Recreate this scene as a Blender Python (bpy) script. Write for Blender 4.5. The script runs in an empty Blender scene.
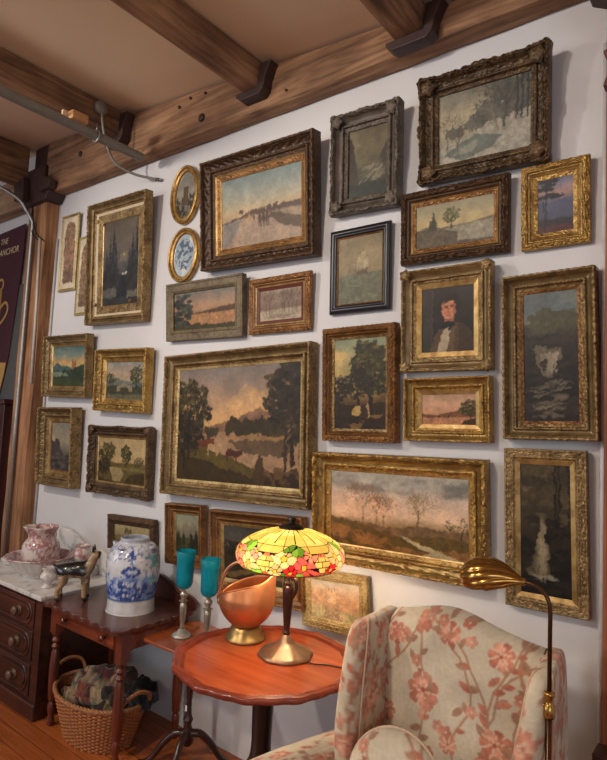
import bpy, bmesh, math, random
import numpy as np
from mathutils import Matrix, Vector, Euler
PI = math.pi
SC = bpy.context.scene
COL = SC.collection

# ------------------------------------------------------------------ camera, world, lights, exposure
CAM_H = 1.55
cam_d = bpy.data.cameras.new('camera'); cam = bpy.data.objects.new('camera', cam_d); COL.objects.link(cam)
cam_d.sensor_fit = 'HORIZONTAL'; cam_d.sensor_width = 36.0; cam_d.lens = 580.0 / 607.0 * 36.0
cam_d.clip_start = 0.02; cam_d.clip_end = 60
yaw, pitch, roll = 0.65809469, 0.07786161, 0.04807662
fwd = Vector((-math.sin(yaw) * math.cos(pitch), math.cos(yaw) * math.cos(pitch), math.sin(pitch)))
rgt = Vector((math.cos(yaw), math.sin(yaw), 0)); upv = rgt.cross(fwd)
r2 = rgt * math.cos(roll) + upv * math.sin(roll); u2 = -rgt * math.sin(roll) + upv * math.cos(roll)
cm = Matrix((( r2.x, u2.x, -fwd.x, 0), (r2.y, u2.y, -fwd.y, 0), (r2.z, u2.z, -fwd.z, CAM_H), (0, 0, 0, 1)))
cam.matrix_world = cm
SC.camera = cam
SC.view_settings.view_transform = 'Standard'; SC.view_settings.look = 'None'
SC.view_settings.gamma = 1.0; SC.view_settings.use_curve_mapping = False
SC.view_settings.exposure = 0.0
w = bpy.data.worlds.new('world'); SC.world = w; w.use_nodes = True
w.node_tree.nodes['Background'].inputs[0].default_value = (0.90, 0.90, 1.0, 1)
w.node_tree.nodes['Background'].inputs[1].default_value = 0.36

def lamp(name, kind, loc, target, energy, color, size=0.1, sy=None, spot=None, blend=0.6):
    d = bpy.data.lights.new(name, kind); d.energy = energy; d.color = color
    if kind == 'AREA':
        d.shape = 'RECTANGLE'; d.size = size; d.size_y = sy or size
    else:
        d.shadow_soft_size = size
    if kind == 'SPOT':
        d.spot_size = math.radians(spot or 70); d.spot_blend = blend
    o = bpy.data.objects.new(name, d); COL.objects.link(o); o.location = loc
    if target is not None:
        o.rotation_euler = (Vector(target) - Vector(loc)).to_track_quat('-Z', 'Y').to_euler()
    return o
# ceiling spots of the room (behind and left of the viewer) and soft window daylight from the left
lamp('ceiling_spot', 'SPOT', (-3.3, -0.4, 3.0), (-2.4, 2.1, 1.5), 125, (1.0, 0.90, 0.80), 0.09, spot=95)
lamp('ceiling_spot', 'SPOT', (-1.6, -0.7, 3.0), (-0.7, 2.1, 1.4), 100, (1.0, 0.90, 0.80), 0.09, spot=95)
lamp('ceiling_fill', 'POINT', (-1.4, -1.6, 2.7), None, 48, (1.0, 0.84, 0.66), 0.16)  # unseen warm fill light, added to brighten the ceiling
lamp('daylight_fill', 'AREA', (-5.0, -2.6, 1.9), (-1.8, 2.0, 1.2), 42, (0.84, 0.90, 1.0), 2.2, 1.8)
lamp('daylight_fill', 'AREA', (2.6, -2.8, 2.0), (-1.0, 2.0, 1.0), 32, (0.90, 0.93, 1.0), 2.0, 1.6)  # unseen cool fill from the right, no window known there

# ------------------------------------------------------------------ material helpers
def s2l(c):
    c = np.asarray(c, float)
    return np.where(c <= 0.04045, c / 12.92, ((c + 0.055) / 1.055) ** 2.4)
def hexc(r, g, b): return tuple(s2l(np.array([r, g, b]) / 255.0)) + (1.0,)
MATS = {}; SMOOTH = {}
def base_mat(name):
    m = bpy.data.materials.new(name); m.use_nodes = True
    return m, m.node_tree, m.node_tree.nodes['Principled BSDF']
def N(nt, t, **kw):
    n = nt.nodes.new(t)
    for k, v in kw.items():
        if k in n.inputs: n.inputs[k].default_value = v
        else: setattr(n, k, v)
    return n
def ramp(nt, fac, stops):
    r = nt.nodes.new('ShaderNodeValToRGB'); nt.links.new(fac, r.inputs[0])
    el = r.color_ramp.elements
    while len(el) < len(stops): el.new(0.5)
    for e, (p, c) in zip(el, stops): e.position = p; e.color = c
    return r.outputs[0]
def bump(nt, bs, h, strength=0.3, dist=0.01):
    b = N(nt, 'ShaderNodeBump'); b.inputs['Strength'].default_value = strength; b.inputs['Distance'].default_value = dist
    nt.links.new(h, b.inputs['Height']); nt.links.new(b.outputs[0], bs.inputs['Normal'])
def coords(nt, scale=(1, 1, 1), rot=(0, 0, 0), kind='Object'):
    tc = N(nt, 'ShaderNodeTexCoord'); mp = N(nt, 'ShaderNodeMapping')
    mp.inputs['Scale'].default_value = scale; mp.inputs['Rotation'].default_value = rot
    nt.links.new(tc.outputs[kind], mp.inputs[0]); return mp.outputs[0]
def noise(nt, vec, scale, detail=4, rough=0.55, dist=0.0):
    n = N(nt, 'ShaderNodeTexNoise'); n.inputs['Scale'].default_value = scale; n.inputs['Detail'].default_value = detail
    n.inputs['Roughness'].default_value = rough; n.inputs['Distortion'].default_value = dist
    nt.links.new(vec, n.inputs['Vector']); return n.outputs[0]

def M_plain(name, rgb, rough=0.6, metal=0.0, var=0.12, nscale=20, bmp=0.0, spec=0.5, coat=0.0):
    if name in MATS: return MATS[name]
    m, nt, b = base_mat(name)
    c = np.array(hexc(*rgb)[:3])
    v = coords(nt); n = noise(nt, v, nscale)
    out = ramp(nt, n, [(0.3, tuple(c * (1 - var)) + (1,)), (0.7, tuple(np.minimum(c * (1 + var), 1)) + (1,))])
    nt.links.new(out, b.inputs['Base Color'])
    b.inputs['Roughness'].default_value = rough; b.inputs['Metallic'].default_value = metal
    b.inputs['Specular IOR Level'].default_value = spec; b.inputs['Coat Weight'].default_value = coat
    if bmp: bump(nt, b, noise(nt, v, nscale * 3), bmp, 0.004)
    MATS[name] = m; return m
def M_wood(name, dark, light, rough=0.45, scale=1.0, axis='X', bmp=0.15, coat=0.0, mid=None):
    if name in MATS: return MATS[name]
    m, nt, b = base_mat(name)
    sc = {'X': (0.7, 9, 9), 'Y': (9, 0.7, 9), 'Z': (9, 9, 0.7)}[axis]
    v = coords(nt, tuple(s * scale for s in sc))
    n1 = noise(nt, v, 3.0, 7, 0.6, 1.2)
    n2 = noise(nt, coords(nt, (1, 1, 1)), 2.5, 3)
    mx = N(nt, 'ShaderNodeMath', operation='MULTIPLY_ADD'); mx.inputs[1].default_value = 0.4
    nt.links.new(n2, mx.inputs[0]); sb = N(nt, 'ShaderNodeMath', operation='MULTIPLY'); sb.inputs[1].default_value = 0.62
    nt.links.new(n1, sb.inputs[0]); nt.links.new(sb.outputs[0], mx.inputs[2])
    d = hexc(*dark); l = hexc(*light)
    md = hexc(*mid) if mid else tuple((np.array(d) + np.array(l)) / 2)
    nt.links.new(ramp(nt, mx.outputs[0], [(0.36, d), (0.5, md), (0.66, l)]), b.inputs['Base Color'])
    b.inputs['Roughness'].default_value = rough; b.inputs['Coat Weight'].default_value = coat
    bump(nt, b, n1, bmp, 0.004)
    MATS[name] = m; return m
def M_gilt(name, dark, light, rough=0.42, metal=0.55, scale=110, bmp=0.55):
    if name in MATS: return MATS[name]
    if bmp > 0.2: SMOOTH[name] = (name + '_smooth', tuple(.5 * a + .32 * b_ for a, b_ in zip(dark, light)), tuple(.80 * c for c in light), max(.28, rough - .08), metal, 22, .1)
    dark = tuple(.72 * a + .20 * b_ for a, b_ in zip(dark, light)); light = tuple(.90 * c + f_ for c, f_ in zip(light, (-4, 0, 2)))
    m, nt, b = base_mat(name)
    v = coords(nt)
    n = noise(nt, v, scale, 3, 0.6); n2 = noise(nt, v, 14, 4, 0.6)
    vo = N(nt, 'ShaderNodeTexVoronoi'); vo.inputs['Scale'].default_value = scale * 0.8; nt.links.new(v, vo.inputs['Vector'])
    a = N(nt, 'ShaderNodeMath', operation='MULTIPLY'); nt.links.new(n, a.inputs[0]); nt.links.new(n2, a.inputs[1])
    nt.links.new(ramp(nt, a.outputs[0], [(0.15, hexc(*dark)), (0.32, hexc(*light))]), b.inputs['Base Color'])
    b.inputs['Roughness'].default_value = rough; b.inputs['Metallic'].default_value = metal
    h = N(nt, 'ShaderNodeMath', operation='ADD'); nt.links.new(n, h.inputs[0]); nt.links.new(vo.outputs['Distance'], h.inputs[1])
    bump(nt, b, h.outputs[0], bmp, 0.005)
    MATS[name] = m; return m
def M_vcol(name, rough=0.6, spec=0.3, metal=0.0, bmp=0.1, bscale=200, coat=0.0, sheen=0.0):
    if name in MATS: return MATS[name]
    m, nt, b = base_mat(name)
    vc = N(nt, 'ShaderNodeVertexColor'); vc.layer_name = 'Col'
    nt.links.new(vc.outputs[0], b.inputs['Base Color'])
    b.inputs['Roughness'].default_value = rough; b.inputs['Specular IOR Level'].default_value = spec
    b.inputs['Metallic'].default_value = metal; b.inputs['Coat Weight'].default_value = coat
    b.inputs['Sheen Weight'].default_value = sheen
    if bmp: bump(nt, b, noise(nt, coords(nt), bscale, 3), bmp, 0.002)
    MATS[name] = m; return m

# ------------------------------------------------------------------ mesh helpers
def mesh(name, V, Fs, mat, parent=None, smooth=False, col=None, bev=0.0, loc=None, rot=None, sub=0, mats=None, mi=None):
    me = bpy.data.meshes.new(name)
    V = np.asarray(V, float)
    me.from_pydata(V.tolist(), [], [tuple(int(i) for i in f) for f in Fs])
    if mats:
        for m_ in mats: me.materials.append(m_)
        if mi is not None: me.polygons.foreach_set('material_index', np.asarray(mi, dtype=np.int32))
    else: me.materials.append(mat)
    if smooth: me.polygons.foreach_set('use_smooth', [True] * len(me.polygons))
    if col is not None:
        a = me.color_attributes.new('Col', 'FLOAT_COLOR', 'POINT')
        c = np.ones((len(V), 4)); c[:, :3] = s2l(np.clip(np.asarray(col), 0, 1))
        a.data.foreach_set('color', c.ravel())
    me.update()
    o = bpy.data.objects.new(name, me); COL.objects.link(o)
    if parent: o.parent = parent
    if loc: o.location = loc
    if rot: o.rotation_euler = rot
    if bev:
        b = o.modifiers.new('bevel', 'BEVEL'); b.width = bev; b.segments = 2; b.limit_method = 'ANGLE'; b.angle_limit = math.radians(35)
    if sub:
        s = o.modifiers.new('subd', 'SUBSURF'); s.levels = sub; s.render_levels = sub
    return o
def thing(name, label, cat, loc=(0, 0, 0), rot=(0, 0, 0), group=None):
    o = bpy.data.objects.new(name, None); COL.objects.link(o); o.location = loc; o.rotation_euler = rot
    o.empty_display_size = 0.05
    return tag(o, label, cat, group)
def tag(o, label, cat, group=None):
    o['label'] = label; o['category'] = cat
    if group: o['group'] = group
    return o
def struct(o): o['kind'] = 'structure'; return o
class MB:
    def __init__(s): s.V = []; s.F = []; s.n = 0; s.C = []
    def add(s, V, F, c=None):
        V = np.asarray(V, float).reshape(-1, 3)
        s.V.append(V); s.F += [tuple(i + s.n for i in f) for f in F]; s.n += len(V)
        s.C.append(np.tile(np.asarray(c if c is not None else (1, 1, 1), float), (len(V), 1)) if c is None or np.ndim(c) == 1 else np.asarray(c))
        return s
    def box(s, x0, x1, y0, y1, z0, z1, c=None):
        V = [(x, y, z) for x in (x0, x1) for y in (y0, y1) for z in (z0, z1)]
        return s.add(V, [(0, 1, 3, 2), (4, 6, 7, 5), (0, 4, 5, 1), (2, 3, 7, 6), (0, 2, 6, 4), (1, 5, 7, 3)], c)
    def lathe(s, prof, n=32, cx=0, cy=0, a0=0, a1=2 * PI, caps=True, c=None, rf=None):
        full = abs(a1 - a0 - 2 * PI) < 1e-6; m = n if full else n + 1
        V = []
        for r, z in prof:
            for i in range(m):
                a = a0 + (a1 - a0) * i / n; rr = r * (rf(a, z) if rf else 1)
                V.append((cx + rr * math.cos(a), cy + rr * math.sin(a), z))
        F = []
        for j in range(len(prof) - 1):
            for i in range(n):
                k = (i + 1) % m
                F.append((j * m + i, j * m + k, (j + 1) * m + k, (j + 1) * m + i))
        if caps and full:
            if prof[0][0] > 1e-5: F.append(tuple(range(m - 1, -1, -1)))
            if prof[-1][0] > 1e-5: F.append(tuple((len(prof) - 1) * m + i for i in range(m)))
        return s.add(V, F, c)
    def tube(s, P, R, n=10, c=None, closed=False):
        P = [Vector(p) for p in P]; k = len(P)
        R = [R] * k if np.isscalar(R) else list(R)
        V = []; pu = None
        for i, p in enumerate(P):
            if closed: t = P[(i + 1) % k] - P[i - 1]
            else: t = P[min(i + 1, k - 1)] - P[max(i - 1, 0)]
            t.normalize()
            u = (pu - t * pu.dot(t)) if pu is not None else (Vector((0, 0, 1)) if abs(t.z) < 0.9 else Vector((1, 0, 0))).cross(t)
            u.normalize(); v = t.cross(u); pu = u
            for j in range(n):
                a = 2 * PI * j / n; V.append(p + (u * math.cos(a) + v * math.sin(a)) * R[i])
        F = []
        for i in range(k if closed else k - 1):
            i2 = (i + 1) % k
            for j in range(n):
                j2 = (j + 1) % n; F.append((i * n + j, i * n + j2, i2 * n + j2, i2 * n + j))
        if not closed:
            F.append(tuple(range(n - 1, -1, -1))); F.append(tuple((k - 1) * n + j for j in range(n)))
        return s.add([tuple(v) for v in V], F, c)
    def grid(s, G, cu=False, cv=False, c=None):   # G [m][n][3]
        G = np.asarray(G, float); m, n = G.shape[:2]; F = []
        for i in range(m if cu else m - 1):
            for j in range(n if cv else n - 1):
                i2 = (i + 1) % m; j2 = (j + 1) % n
                F.append((i * n + j, i * n + j2, i2 * n + j2, i2 * n + j))
        return s.add(G.reshape(-1, 3), F, None if c is None else np.asarray(c).reshape(-1, 3))
    def prism(s, poly, d0, d1, axis='y', c=None):   # poly in (x,z) for y, (x,y) for z, (y,z) for x
        n = len(poly); V = []
        for d in (d0, d1):
            for a, b in poly:
                V.append({'y': (a, d, b), 'z': (a, b, d), 'x': (d, a, b)}[axis])
        F = [tuple(range(n - 1, -1, -1)), tuple(range(n, 2 * n))] + [(i, (i + 1) % n, n + (i + 1) % n, n + i) for i in range(n)]
        return s.add(V, F, c)
    def build(s, name, mat, parent=None, smooth=False, vc=False, **kw):
        o = mesh(name, np.concatenate(s.V), s.F, mat, parent, smooth, col=(np.concatenate(s.C) if vc else None), **kw)
        bm = bmesh.new(); bm.from_mesh(o.data); bmesh.ops.recalc_face_normals(bm, faces=bm.faces); bm.to_mesh(o.data); bm.free()
        return o
def autosmooth(o, deg=40):
    m = o.modifiers.new('edge', 'EDGE_SPLIT'); m.split_angle = math.radians(deg); return o
def arc(cx, cz, r, a0, a1, n): return [(cx + r * math.cos(a0 + (a1 - a0) * i / n), cz + r * math.sin(a0 + (a1 - a0) * i / n)) for i in range(n + 1)]
def spline(P, n=8):
    P = [np.array(p, float) for p in P]; P = [2 * P[0] - P[1]] + P + [2 * P[-1] - P[-2]]; out = []
    for i in range(1, len(P) - 2):
        for k in range(n):
            t = k / n; a, b, c, d = P[i - 1:i + 3]
            out.append(tuple(0.5 * (2 * b + (c - a) * t + (2 * a - 5 * b + 4 * c - d) * t * t + (3 * b - a - 3 * c + d) * t ** 3)))
    out.append(tuple(P[-2])); return out

# ------------------------------------------------------------------ a small painter (pictures, fabrics, glazes)
def vnoise(X, Y, seed):
    rs = np.random.RandomState(seed); T = rs.rand(256, 256)
    xi = np.floor(X).astype(int); yi = np.floor(Y).astype(int); fx = X - xi; fy = Y - yi
    fx = fx * fx * (3 - 2 * fx); fy = fy * fy * (3 - 2 * fy)
    g = lambda a, b: T[a & 255, b & 255]
    return (g(xi, yi) * (1 - fx) + g(xi + 1, yi) * fx) * (1 - fy) + (g(xi, yi + 1) * (1 - fx) + g(xi + 1, yi + 1) * fx) * fy
def fbm(X, Y, seed=0, oct=4):
    v = 0; a = 0.5; t = 0
    for o in range(oct):
        v = v + a * vnoise(X * 2 ** o, Y * 2 ** o, seed + o * 7); t += a; a *= 0.55
    return v / t
class Cv:
    """canvas with u in 0..asp, v in 0..1 upward"""
    def __init__(s, w, h, cell, seed=1):
        s.asp = w / h; s.nx = max(8, int(w / cell)); s.ny = max(8, int(h / cell))
        s.u, s.v = np.meshgrid(np.linspace(0, s.asp, s.nx + 1), np.linspace(0, 1, s.ny + 1))
        s.c = np.zeros(s.u.shape + (3,)); s.rs = random.Random(seed); s.seed = seed; s.px = 1.0 / s.ny
    def n(s, sc, k=0, oct=4, sx=1.0): return fbm(s.u * sc * sx + 31, s.v * sc + 17, s.seed * 13 + k, oct)
    def put(s, m, col, a=1.0):
        m = np.clip(np.asarray(m, float) * a, 0, 1)[..., None]
        col = np.asarray(col, float)
        if col.max() > 1.01: col = col / 255.0
        s.c = s.c * (1 - m) + col * m
    def soft(s, d): return np.clip(d / s.px + 0.5, 0, 1)
    def grad(s, stops, wob=0.0):
        t = np.clip(s.v + (s.n(3, 91) - 0.5) * wob, 0, 1); vs = [p for p, _ in stops]
        for k in range(3): s.c[..., k] = np.interp(t, vs, [c[k] / 255 for _, c in stops])
    def clouds(s, col, v0, v1, amt=0.6, sc=4, k=3, sx=0.5):
        m = np.clip((s.n(sc, k, 5, sx) - 0.48) * 5, 0, 1) * np.clip((s.v - v0) / 0.05, 0, 1) * np.clip((v1 - s.v) / 0.05, 0, 1); s.put(m, col, amt)
    def hill(s, pts, col, rough=0.02, sc=14, k=11, var=0.25, a=1.0):
        y = np.interp(s.u / s.asp, [p[0] for p in pts], [p[1] for p in pts]) + (fbm(s.u * sc, s.u * 0 + k, s.seed + k) - 0.5) * 2 * rough
        m = s.soft(y - s.v); col = np.asarray(col) / 255.0
        s.put(m, col * (1 + (s.n(18, k)[..., None] - 0.5) * 2 * var), a)
    def win(s, x0, x1, y0, y1):
        i0 = max(0, int((x0) * s.nx) - 1); i1 = min(s.nx + 1, int(x1 * s.nx) + 3); j0 = max(0, int(y0 * s.ny) - 1); j1 = min(s.ny + 1, int(y1 * s.ny) + 3)
        return (slice(j0, max(j1, j0)), slice(i0, max(i1, i0)))
    def nz(s, key, sc, k, oct):
        if not hasattr(s, 'cache'): s.cache = {}
        if key not in s.cache: s.cache[key] = s.n(sc, k, oct)
        return s.cache[key]
    def putw(s, W, m, col, a=1.0):
        m = np.clip(m * a, 0, 1)[..., None]; s.c[W] = s.c[W] * (1 - m) + col * m
    def blob(s, cx, cy, rx, ry, col, rough=0.35, sc=30, a=1.0, k=21, var=0.2):
        sc = sc * 1.8; e = 1 + rough; W = s.win(cx - rx * e / s.asp, cx + rx * e / s.asp, cy - ry * e, cy + ry * e)
        if s.u[W].size == 0: return
        d = np.hypot((s.u[W] / s.asp - cx) * s.asp / rx, (s.v[W] - cy) / ry) + (s.nz((sc, k), sc, k, 3)[W] - 0.5) * 2.6 * rough
        col = np.asarray(col) / 255.0
        s.putw(W, np.clip((1 - d) * min(rx, ry) / s.px + 0.5, 0, 1), col * (1 + (s.nz(('v', k), 40, k, 4)[W][..., None] - 0.5) * 2 * var), a)
    def poly(s, pts, col, a=1.0, var=0.15):
        x = s.u / s.asp; y = s.v; ins = np.zeros(x.shape, bool); n = len(pts)
        for i in range(n):
            x0, y0 = pts[i]; x1, y1 = pts[(i + 1) % n]
            if y0 == y1: continue
            c = ((y0 > y) != (y1 > y)) & (x < (x1 - x0) * (y - y0) / (y1 - y0) + x0); ins ^= c
        col = np.asarray(col) / 255.0
        s.put(ins.astype(float), col * (1 + (s.n(25, 5)[..., None] - 0.5) * 2 * var), a)
    def line(s, x0, y0, x1, y1, wd, col, a=1.0, w1=None):
        ax, ay, bx, by = x0 * s.asp, y0, x1 * s.asp, y1; dx, dy = bx - ax, by - ay; L = dx * dx + dy * dy + 1e-12
        e = wd + 2 * s.px; W = s.win(min(x0, x1) - e / s.asp, max(x0, x1) + e / s.asp, min(y0, y1) - e, max(y0, y1) + e)
        if s.u[W].size == 0: return
        t = np.clip(((s.u[W] - ax) * dx + (s.v[W] - ay) * dy) / L, 0, 1); d = np.hypot(s.u[W] - ax - t * dx, s.v[W] - ay - t * dy)
        w1 = wd if w1 is None else w1; ww = wd + (w1 - wd) * t
        col = np.asarray(col, float) / 255.0
        s.putw(W, np.clip((ww - d) / s.px + 0.5, 0, 1), col, a * min(1, max(wd, s.px * 0.35) / (s.px * 0.35)))
    def tree(s, cx, base, h, wd, col, light=None, n=60, dens=1.0, trunk=(45, 35, 25), dab=0.09):
        wd *= 1.25; n = int(n * 1.2)
        s.line(cx, base, cx + 0.01, base + h * 0.6, h * 0.035, trunk, 1, h * 0.015)
        n = int(n * 5); dab = dab * 0.5
        for k in range(n):
            a = s.rs.uniform(0, 2 * PI); r = math.sqrt(s.rs.random()) * (1 + 0.22 * math.sin(a * 3 + cx * 20) * math.cos(a * 5 + 1)); x = cx + math.cos(a) * r * wd / s.asp; y = base + h * 0.62 + math.sin(a) * r * h * 0.38
            f = s.rs.uniform(0.75, 1.2); c = np.array(col, float) * f
            if light and y > base + h * 0.6 and s.rs.random() < 0.4: c = np.array(light, float) * f
            q = dab * s.rs.uniform(0.5, 1.1) * h
            s.blob(x, y, q, q * 0.75, np.clip(c * (1.25 if k % 3 == 0 else 0.9), 0, 250), 0.6, 60, (0.9 if n > 300 else 0.8) * dens, 21 + k % 5)
    def bare(s, cx, base, h, col, depth=5, wd=0.012, a=1.0, spread=0.5, lean=0.0):
        def rec(x, y, ang, L, w_, d):
            x1 = x + math.cos(ang) * L / s.asp; y1 = y + math.sin(ang) * L; s.line(x, y, x1, y1, w_, col, a, w_ * 0.7)
            if d:
                for k in (-1, 1, 0)[: 3 if d > 2 else 2]:
                    rec(x1, y1, ang + k * spread * s.rs.uniform(0.6, 1.2) + s.rs.uniform(-0.15, 0.15), L * s.rs.uniform(0.6, 0.82), w_ * 0.62, d - 1)
        rec(cx, base, PI / 2 + lean, h * 0.34, wd, depth)
    def fir(s, cx, base, h, wd, col):
        for k in range(9):
            t = k / 9; y = base + h * t; ww = wd * (1 - t) * 1.0 + 0.004
            s.poly([(cx - ww / s.asp, y), (cx + ww / s.asp, y), (cx, y + h * 0.2)], np.array(col) * s.rs.uniform(0.85, 1.15))
    def finish(s, brush=0.10, dark=1.0, warm=(258, 252, 238)):
        wu = (s.n(16, 81, 4) - .5) * .055 + (s.n(55, 82, 2) - .5) * .022; wv = (s.n(16, 83, 4) - .5) * .045 + (s.n(55, 84, 2) - .5) * .022
        if warm is not None: s.c = s.sample(np.clip((s.u + wu) / s.asp, 0, .999), np.clip(s.v + wv, 0, .999)); brush *= 1.5
        g = s.n(60, 77, 3); g2 = s.n(6, 78, 3); g = .6 * g + .4 * s.n(20, 79, 4)
        s.c = s.c * (1 + (g[..., None] - 0.5) * 2 * brush) * (1 + (g2[..., None] - 0.5) * 0.25) * dark
        if warm is not None: s.c = s.c * (np.array(warm) / 255.0)
        s.c = np.clip(s.c, 0, 1); return s
    def sample(s, U, V):   # U in 0..1 (wraps), V 0..1 (wraps)
        U = np.mod(U, 1) * s.nx; V = np.mod(V, 1) * s.ny
        i = np.floor(U).astype(int); j = np.floor(V).astype(int); fx = (U - i)[..., None]; fy = (V - j)[..., None]
        i2 = np.minimum(i + 1, s.nx); j2 = np.minimum(j + 1, s.ny)
        return (s.c[j, i] * (1 - fx) + s.c[j, i2] * fx) * (1 - fy) + (s.c[j2, i] * (1 - fx) + s.c[j2, i2] * fx) * fy
# ------------------------------------------------------------------ structure materials
def M_wall():
    m, nt, b = base_mat('painted_plaster')
    v = coords(nt); n = noise(nt, v, 1.3, 4); n2 = noise(nt, v, 45, 4)
    nt.links.new(ramp(nt, n, [(0.3, hexc(204, 203, 203)), (0.7, hexc(217, 216, 216))]), b.inputs['Base Color'])
    b.inputs['Roughness'].default_value = 0.75; bump(nt, b, n2, 0.08, 0.003); return m
def M_floor():
    m, nt, b = base_mat('floor_planks')
    v = coords(nt); br = N(nt, 'ShaderNodeTexBrick'); nt.links.new(v, br.inputs['Vector'])
    br.inputs['Scale'].default_value = 1.0; br.inputs['Brick Width'].default_value = 1.6; br.inputs['Row Height'].default_value = 0.085
    br.inputs['Mortar Size'].default_value = 0.0015; br.offset = 0.37
    br.inputs['Color1'].default_value = hexc(150, 78, 36); br.inputs['Color2'].default_value = hexc(178, 100, 50); br.inputs['Mortar'].default_value = hexc(50, 24, 12)
    g = noise(nt, coords(nt, (1.2, 22, 1)), 3, 6, 0.6, 0.8)
    mx = N(nt, 'ShaderNodeMix', data_type='RGBA', blend_type='MULTIPLY'); mx.inputs[0].default_value = 0.75
    nt.links.new(br.outputs['Color'], mx.inputs[6]); nt.links.new(ramp(nt, g, [(0.3, (0.45, 0.4, 0.36, 1)), (0.65, (1, 1, 1, 1))]), mx.inputs[7])
    nt.links.new(mx.outputs[2], b.inputs['Base Color']); b.inputs['Roughness'].default_value = 0.33; bump(nt, b, g, 0.08, 0.003); return m
WALLM = M_wall()
TIMB = lambda ax: M_wood('rough_timber_' + ax.lower(), (78, 57, 42), (176, 136, 100), 0.85, 0.8, ax, 0.9, mid=(134, 99, 72))
POSTM = M_wood('post_timber', (96, 64, 42), (190, 142, 100), 0.8, 0.8, 'Z', 0.9, mid=(150, 106, 72))
IRON = M_plain('painted_iron', (62, 42, 38), 0.55, 0.1, 0.2, 15, 0.2)
PIPE = M_plain('grey_pipe_paint', (132, 130, 122), 0.45, 0.15, 0.1, 20)
STEEL = M_plain('galvanised_steel', (160, 160, 158), 0.38, 0.8, 0.08, 30)
DARK = M_plain('black_rubber', (18, 17, 17), 0.6, 0, 0.1, 20)

# ------------------------------------------------------------------ room shell
WY = 2.1
struct(MB().box(-7.0, -0.362, WY, WY + 0.12, 0, 3.9).build('wall_back', WALLM))
struct(MB().box(-0.362, 3.0, WY, WY + 0.12, 0, 3.9).build('wall_right_of_post', WALLM)).name = 'wall_back_right'
struct(MB().box(-7.0, 3.0, -4.5, WY, -0.1, 0).build('floor', M_floor()))
def ceil_z(x): return 3.40 + (x + 3.0) * -0.078
CEILM = M_plain('ceiling_plaster', (230, 204, 174), 0.85, 0, 0.03, 2)
V = [(x, y, ceil_z(x) + dz) for dz in (0, 0.06) for x in (-7.0, 3.0) for y in (-4.5, WY)]
struct(mesh('ceiling', V, [(0, 1, 3, 2), (4, 6, 7, 5), (0, 4, 5, 1), (2, 3, 7, 6), (0, 2, 6, 4), (1, 5, 7, 3)], CEILM))
struct(MB().box(-7.12, -7.0, -4.5, WY, 0, 3.9).build('wall_left', WALLM))

def rough_beam(name, P0, P1, w_, h0, h1, mat, seed, amp=0.006, nseg=60, x_slope=None, skew=0):
    """timber from P0 to P1 (bottom centre line); w_ wide, h0/h1 tall at the ends, hewn surface"""
    P0 = Vector(P0); P1 = Vector(P1); d = (P1 - P0); side = Vector((0, 0, 1)).cross(d).normalized()
    ring = []
    k = 6
    for a in range(k): ring.append((-0.5 + a / k, 0))
    for a in range(k): ring.append((0.5, a / k))
    for a in range(k): ring.append((0.5 - a / k, 1))
    for a in range(k): ring.append((-0.5, 1 - a / k))
    G = []
    for i in range(nseg + 1):
        t = i / nseg; c = P0 + d * t; h = h0 + (h1 - h0) * t; row = []
        for j, (a, b) in enumerate(ring):
            e = 0.93 if (abs(a) > 0.49 and (b < 0.01 or b > 0.99)) else 1.0
            nz = (float(vnoise(np.array(t * d.length * 5 + 9), np.array(j * 0.7), seed)) - 0.5) * 2 * amp
            p = c + side * ((a * w_) * e + (nz if abs(a) > 0.4 else 0)) + Vector((0, 0, b * h + (nz if b < 0.2 else 0) + (0.004 if e < 1 and b < 0.01 else 0)))
            row.append(tuple(p))
        G.append(row)
    mb = MB().grid(G, cv=True)
    m = len(ring); n0 = nseg * m
    mb.F.append(tuple(range(m - 1, -1, -1))); mb.F.append(tuple(n0 + j for j in range(m)))
    return mb.build(name, mat)
# wall plate: the long beam on top of the wall, with bolt holes
zb = 3.088
wb = rough_beam('trim_1', (-3.93, 2.049, zb), (1.2, 2.049, zb - 0.005), 0.098, ceil_z(-3.93) - zb - 0.012, ceil_z(1.2) - zb - 0.012, TIMB('X'), 3, 0.004, 150); struct(wb)
wb2 = rough_beam('trim_2', (-6.9, 2.049, zb - 0.04), (-4.17, 2.049, zb - 0.03), 0.098, 0.24, 0.24, M_wood('pale_timber', (104, 78, 58), (172, 140, 110), 0.8, 0.5, 'X', 0.5), 5, 0.006, 60); struct(wb2)
for k, (x, z, r) in enumerate([(-2.32, 3.17, 0.022), (-2.51, 3.285, 0.009), (-2.42, 3.31, 0.008), (-2.3, 3.30, 0.008), (-3.5, 3.27, 0.018), (-1.73, 3.13, 0.006), (-4.32, 3.19, 0.02)]):
    o = MB().lathe([(0, 0.0), (r, 0.0), (r, 0.006), (r * 0.6, 0.012), (0, 0.012)], 14).build('bolt_hole', IRON, wb if k < 6 else wb2, True)
    o.location = (x, 1.999, z); o.rotation_euler = (PI / 2, 0, 0)
# ceiling joists running towards the viewer
J = [(-4.24, 0.10, 3.20, 11), (-3.06, 0.11, 3.235, 12), (-1.925, 0.105, 3.17, 13), (-1.065, 0.13, 3.115, 14), (0.1, 0.12, 3.02, 15)]
joists = []
for k, (x, w_, z, sd) in enumerate(J):
    hh = ceil_z(x) - z - 0.012
    o = rough_beam('ceiling_joist', (x, -4.3, z), (x, 1.996, z), w_, hh, hh, TIMB('Y'), sd, 0.004, 130)
    struct(o); o.name = 'trim_%d' % (k + 3); joists.append(o)
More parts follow.
